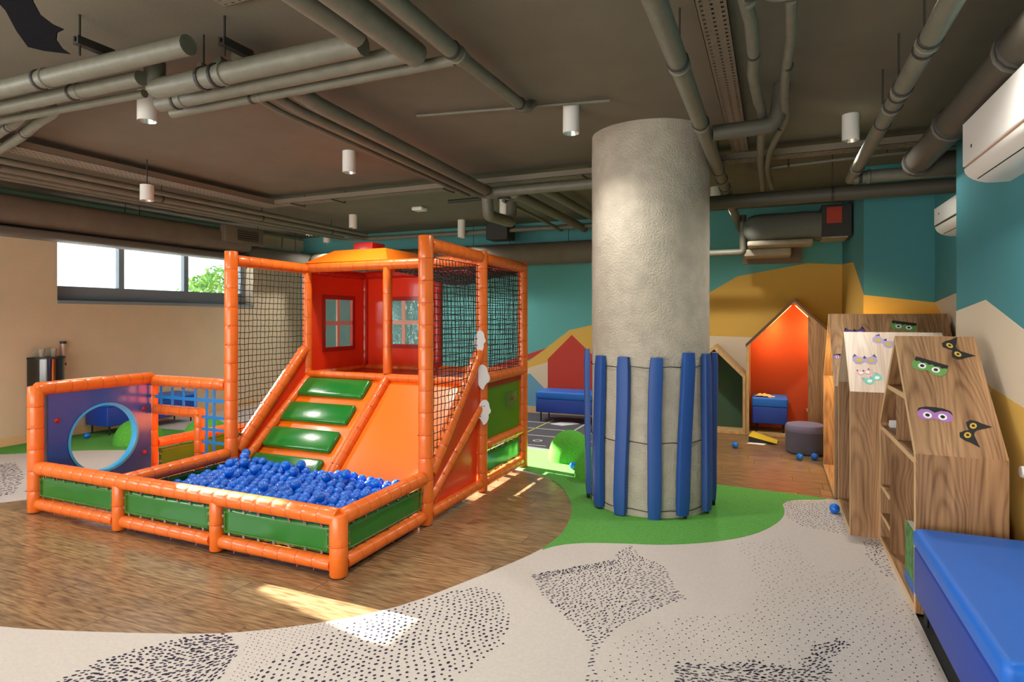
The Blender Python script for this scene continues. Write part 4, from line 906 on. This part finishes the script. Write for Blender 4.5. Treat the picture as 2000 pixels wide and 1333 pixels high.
pipe([(-5.9, 2.86, 2.86), (-5.2, 2.69, 2.86), (-4.68, 2.53, 2.86), (-4.42, 2.47, 2.86), (-4.30, 2.42, 2.86), (-4.26, 2.30, 2.88)], .034, 'lower curved pipe at the left edge above the window tray', [(1, 2, .3)], br=.12)
pipe([(-5.9, 2.76, 2.86), (-5.26, 2.58, 2.86), (-4.83, 2.48, 2.86), (-4.60, 2.40, 2.87), (-4.5, 2.30, 2.88)], .028, 'upper curved pipe at the left edge above the window tray', [(1, 2, .6)], br=.12)
# channel brackets with rods
for (bx, by, lab) in ((-3.13, 1.90, 'black channel bracket over the far left pipe'), (-2.49, 2.19, 'black channel bracket with a rod over the wrapped pipes')):
    t = thing('channel_bracket', (bx, by, 2.83), lab, 'bracket')
    m = MB(); m.plate([(0, 0), (.04, 0), (.04, .04), (.028, .04), (.028, .012), (.012, .012), (.012, .04), (0, .04)], [], lambda u, v, w_: (bx + u, by - .06 + w_, 2.83 + v), 0, .18)
    link(m, 'channel', dark_m, t); link(MB().tube([(bx + .02, by - .04, 2.78), (bx + .02, by - .04, CZ)], .006, 6), 'threaded_rod', dark_m, t)
# ducts
def duct(pts, hw, hh, lab, name='air_duct', rings_at=(), m_=duct_m, n=20, sq=.55):
    t = thing(name, pts[0], lab, 'duct'); pts = [Vector(p) for p in pts]; P = []
    for a, b in zip(pts, pts[1:]):
        k = max(1, int((b - a).length / .15))
        P += [a.lerp(b, i / k) for i in range(k)]
    P.append(pts[-1]); rings = []
    for i, p in enumerate(P):
        d = (P[min(i + 1, len(P) - 1)] - P[max(i - 1, 0)]).normalized(); a = Vector((-d.y, d.x, 0)).normalized()
        ring = []
        for k in range(n):
            th = 2 * PI * k / n; c, s = math.cos(th), math.sin(th); e = 1 + .02 * noise.noise(Vector((p.x * 3 + c, p.y * 3 + s, 2)))
            cu = math.copysign(abs(c) ** sq, c); su = math.copysign(abs(s) ** sq, s); ring.append(p + a * hw * cu * e + Vector((0, 0, 1)) * hh * su * e)
        rings.append(ring)
    link(MB().loft(rings, True), 'wrapped_duct', m_, t, smooth=True)
    for f in rings_at:
        q_ = pts[0].lerp(pts[-1], f); link(MB().tube([q_ + Vector((0, 0, hh)), (q_.x, q_.y, CZ - .001)], .005, 5), 'hanger_rod', dark_m, t)
    return t
duct([(-7.72, 2.2, 2.665), (-7.72, 7.0, 2.67)], .26, .172, 'large wrapped air duct along the window wall', rings_at=(.3, .62, .66))
duct([(-7.62, 2.2, 2.44), (-7.70, 7.0, 2.43)], .2, .05, 'darker flat duct hanging below the large one', m_=mat('duct_dark', (92, 88, 80), .6, bump=.4, bscale=9))  # separate darker band added as the large duct's underside
duct([(-7.72, 7.03, 2.50), (-7.72, 8.72, 2.50)], .18, .14, 'smaller dark duct continuing in the far left corner', m_=MATS['duct_dark'], rings_at=(.2, .7))
duct([(-7.5, 8.5, 2.46), (-1.2, 8.5, 2.46)], .17, .17, 'wrapped round air duct along the far teal wall', sq=1, rings_at=(.5, .6, .75, .86))
t = thing('duct_grille', (-7.42, 6.8, 2.64), 'box outlet with a dark grille on the large duct', 'grille')
link(MB().rbox(-7.50, -7.38, 6.44, 7.16, 2.62, 2.87, .01), 'box', duct_m, t, smooth=True); link(MB().box(-7.385, -7.376, 6.66, 7.06, 2.665, 2.83), 'opening', dark_m, t)
for k in range(5): link(MB().box(-7.379, -7.368, 6.66, 7.06, 2.68 + k * .033, 2.688 + k * .033), 'louvre', duct_m, t)
t = thing('duct_diffuser', (-3.6, 8.35, 2.66), 'dark square diffuser box above the far round duct', 'grille')
link(MB().box(-3.95, -3.6, 8.12, 8.42, 2.66, 2.9), 'box', dark_m, t, bevel=.01)
for k in range(3): link(MB().box(-7.9 - .2, -7.88 - .2, 7.2 + k * .55, 7.7 + k * .55, 2.74, 2.93), 'trim_%d' % (k + 1), cream_m, None, (0, 0, 0), kind='structure')
# fan unit
t = thing('fan_unit', (.2, 7.8, 2.4), 'insulated ceiling fan unit wrapped in grey near the orange niche', 'fan unit')
m = MB(); rings = []
for i in range(15):
    f = i / 14; x = -.33 + .83 * f; e = math.sin(min(1, (f + .02) * 5) * PI / 2) ** .5; hh = .165 * e
    rings.append([(x, 7.8 + .22 * e * math.copysign(abs(math.cos(a)) ** .6, math.cos(a)), 2.555 + hh * math.copysign(abs(math.sin(a)) ** .6, math.sin(a)) * (1 + .05 * noise.noise(Vector((x * 5, a, 0))))) for a in [2 * PI * k / 20 for k in range(20)]])
m.loft(rings, True); link(m, 'wrapped_body', mat('duct_grey', (92, 94, 86), .6, bump=.4, bscale=8), t, smooth=True)
link(MB().box(.5, .80, 7.58, 8.0, 2.40, 2.76), 'end_box', dark_m, t, bevel=.006)
link(MB().box(.55, .70, 7.572, 7.58, 2.55, 2.73), 'label_plate', mat('red_label', (176, 52, 28), .4), t)
link(MB().box(.50, .76, 7.575, 7.98, 2.385, 2.40), 'bottom_flange', foil_m, t)
link(MB().rbox(-.28, .42, 7.62, 7.98, 2.335, 2.40, .02), 'bottom_tray', foil_m, t, smooth=True)
link(MB().box(-.36, .33, 8.3, 8.36, 2.18, 2.5), 'wall_plate', mat('brown_board', (104, 86, 68), .7), None, None, False, 'brown board on the far wall below the fan unit', 'board')
link(MB().rbox(-.33, .2, 7.9, 8.28, 2.24, 2.335, .02), 'air_outlet', foil_m, None, None, True, 'tan wrapped outlet hanging under the fan unit', 'outlet')

# downlights, detector, security camera
LM = mat('lamp_face', (255, 250, 240), .3, emit=(255, 246, 230), estr=16)
def downlight(x, y, lab, r=.058, h=.19, pw=55, real=True, z=CZ):
    t = thing('downlight', (x, y, z - h), lab, 'lamp')
    link(MB().lathe([(r, 0), (r, h)], (x, y, z - h), 28, caps=False).add([], []), 'housing', white_m, t, smooth=True)
    link(MB().lathe([(r, 0), (r * .96, 0), (r * .75, .035)], (x, y, z - h), 28, caps=False), 'reflector', steel, t, smooth=True)
    link(MB().lathe([(r * .75, .035), (.001, .036)], (x, y, z - h), 20, caps=False), 'lamp_face', LM, t)
    link(MB().lathe([(r, h - .001), (.001, h)], (x, y, z - h), 28, caps=False), 'cap', white_m, t)
    if z < CZ: link(MB().tube([(x, y, z), (x, y, CZ - .001)], .006, 6), 'stem', dark_m, t)
    ld = bpy.data.lights.new('spot', 'SPOT'); ld.energy = pw; ld.spot_size = math.radians(150); ld.spot_blend = 1; ld.shadow_soft_size = .05; ld.color = (1, .95, .87)
    lo = bpy.data.objects.new('spot', ld); COL.objects.link(lo); lo.parent = t; lo.location = (0, 0, -.012)
PW = 72
for x, y, lab in ((-3.78, 2.68, 'white cylinder downlight partly behind the wrapped pipes at top left'), (-1.30, 4.04, 'large white cylinder downlight just left of the column top'), (-3.47, 4.35, 'white cylinder downlight above the play structure stairs'),
                  (.52, 5.02, 'white cylinder downlight right of the column, above the shelves'), (-5.57, 7.07, 'white cylinder downlight above the red house chimney, farther back'),
                  (-7.1, 8.3, 'tiny white downlight in the far left corner beside the dome camera'), (-3.1, 6.9, 'white downlight half hidden behind the dipping pipe section'), (-.60, 7.2, 'white downlight half hidden behind the column at its right')):
    downlight(x, y, lab, pw=PW * (1.7 if 'at its right' in lab else .75 if 'just left of the column' in lab else 1))
downlight(-5.39, 3.82, 'white cylinder downlight hanging low before the left tray and pipe bundle', h=.145, pw=PW, z=2.74)
downlight(-4.35, 8.1, 'small white downlight before the far teal wall above the net', h=.27, pw=PW)
for x, y, lab in ((-1.3, 1.3, 'white downlight on the ceiling straight above the dotted carpet'), (.62, 2.6, 'white downlight on the ceiling above the long blue bench'), (-3.8, .4, 'white downlight in the second row behind the photographer'), (-6.4, 1.9, 'white downlight near the window wall beside the top left pipes'), (-1.2, -1.2, 'white downlight behind the photographer near the back wall'), (-5, -1.4, 'white downlight in the back left corner of the room')):
    downlight(x, y, lab, pw=PW * (2.2 if 'long blue bench' in lab else 1.5 if 'dotted' in lab else 1))
t = thing('smoke_detector', (-4.36, 6.93, CZ - .05), 'square white detector on the ceiling behind the long pipes', 'detector')
link(MB().rbox(-4.44, -4.28, 6.85, 7.01, CZ - .05, CZ - .001, .015), 'body', white_m, t, smooth=True)
t = thing('dome_camera', (-7.35, 8.15, CZ - .1), 'white dome camera with a black eye in the far left corner', 'camera')
link(MB().lathe([(.055, .1), (.06, .04), (.05, .03)], (-7.35, 8.15, CZ - .101), 20), 'base', white_m, t, smooth=True)
link(MB().lathe([(.04, .032), (.036, .008), (.02, -.005), (.001, -.01)], (-7.35, 8.15, CZ - .101), 16), 'lens_dome', blackg, t, smooth=True)
# LED cove in orange niche gives warm light
for s_ in (-1, 1):
    ld = bpy.data.lights.new('led', 'AREA'); ld.shape = 'RECTANGLE'; ld.size = .6; ld.size_y = .02; ld.energy = 4; ld.color = (1, .62, .25)
    lo = bpy.data.objects.new('led', ld); COL.objects.link(lo); lo.parent = D
    lo.location = Vector((.2425 + s_ * .26, 8.60, 1.39)) - Vector(D.location)
    lo.rotation_euler = Vector((-s_ * .55, .45, -.6)).to_track_quat('-Z', 'X').to_euler()
# black bat cut-out hanging close to the camera at top left
bat = [(-2.40, 2.74), (-2.33, 2.80), (-2.279, 2.70), (-2.27, 2.557), (-2.236, 2.507), (-2.181, 2.468), (-2.132, 2.445), (-2.162, 2.437), (-2.165, 2.414), (-2.14, 2.383), (-2.105, 2.36), (-2.222, 2.385), (-2.293, 2.407), (-2.351, 2.47), (-2.411, 2.551), (-2.47, 2.60), (-2.50, 2.56), (-2.56, 2.62), (-2.62, 2.56), (-2.70, 2.62), (-2.80, 2.60), (-2.86, 2.72), (-2.74, 2.80), (-2.62, 2.80), (-2.54, 2.72), (-2.52, 2.78), (-2.48, 2.74), (-2.43, 2.79)]
bc = Vector((-2.45, 1.2, 2.72))
m = MB(); m.plate(bat, [], lambda u, v, w_: (u, 1.2 + .25 * (u + 2.45) ** 2 + w_, v), 0, .003)
b_ = link(m, 'paper_bat', mat('bat_black', (14, 12, 16), .9, spec=.1), None, None, False, 'black paper bat hanging from the ceiling at the top left corner', 'decoration')
OFF[b_.name] = Vector(b_.location); link(MB().tube([bc, (bc.x, bc.y, CZ)], .0015, 4), 'thread', black_m, b_)

# ------------------------------------------------------------------ outside the windows
struct(MB().box(-40, XL - .35, -30, 40, .9, 1.0), 'ground_outside', mat('paving', (190, 186, 176), .9))
def bush(cx, cy, z0, r, h, lab):
    m = MB()
    for k in range(2600):
        a, b, rr = R.uniform(0, 2 * PI), math.acos(R.uniform(-1, 1)), R.uniform(.55, 1) ** .5
        n = 1 + .25 * noise.noise(Vector((math.cos(a) * 2, math.sin(a) * 2, b * 2)))
        p = Vector((cx + r * n * rr * math.sin(b) * math.cos(a), cy + r * n * rr * math.sin(b) * math.sin(a), z0 + h / 2 + h / 2 * n * rr * math.cos(b)))
        u = Vector((R.uniform(-1, 1), R.uniform(-1, 1), R.uniform(-1, 1))).normalized() * .07; v = u.cross(Vector((R.uniform(-1, 1), R.uniform(-1, 1), 1))).normalized() * .04
        m.add([p - u, p + v, p + u, p - v], [(0, 1, 2, 3)])
    t = thing('shrub', (cx, cy, 1.0), lab, 'shrub')
    link(m, 'foliage', mat('leaves', (120, 158, 70), .7, noise_amt=.3, nscale=3), t); link(MB().tube([(cx, cy, 1.0), (cx, cy, z0 + h * .5)], .05, 8), 'stem', dark_m, t)
bush(-12.2, 10.75, 1.02, .95, 1.75, 'sunlit leafy shrub outside behind the right window panes')
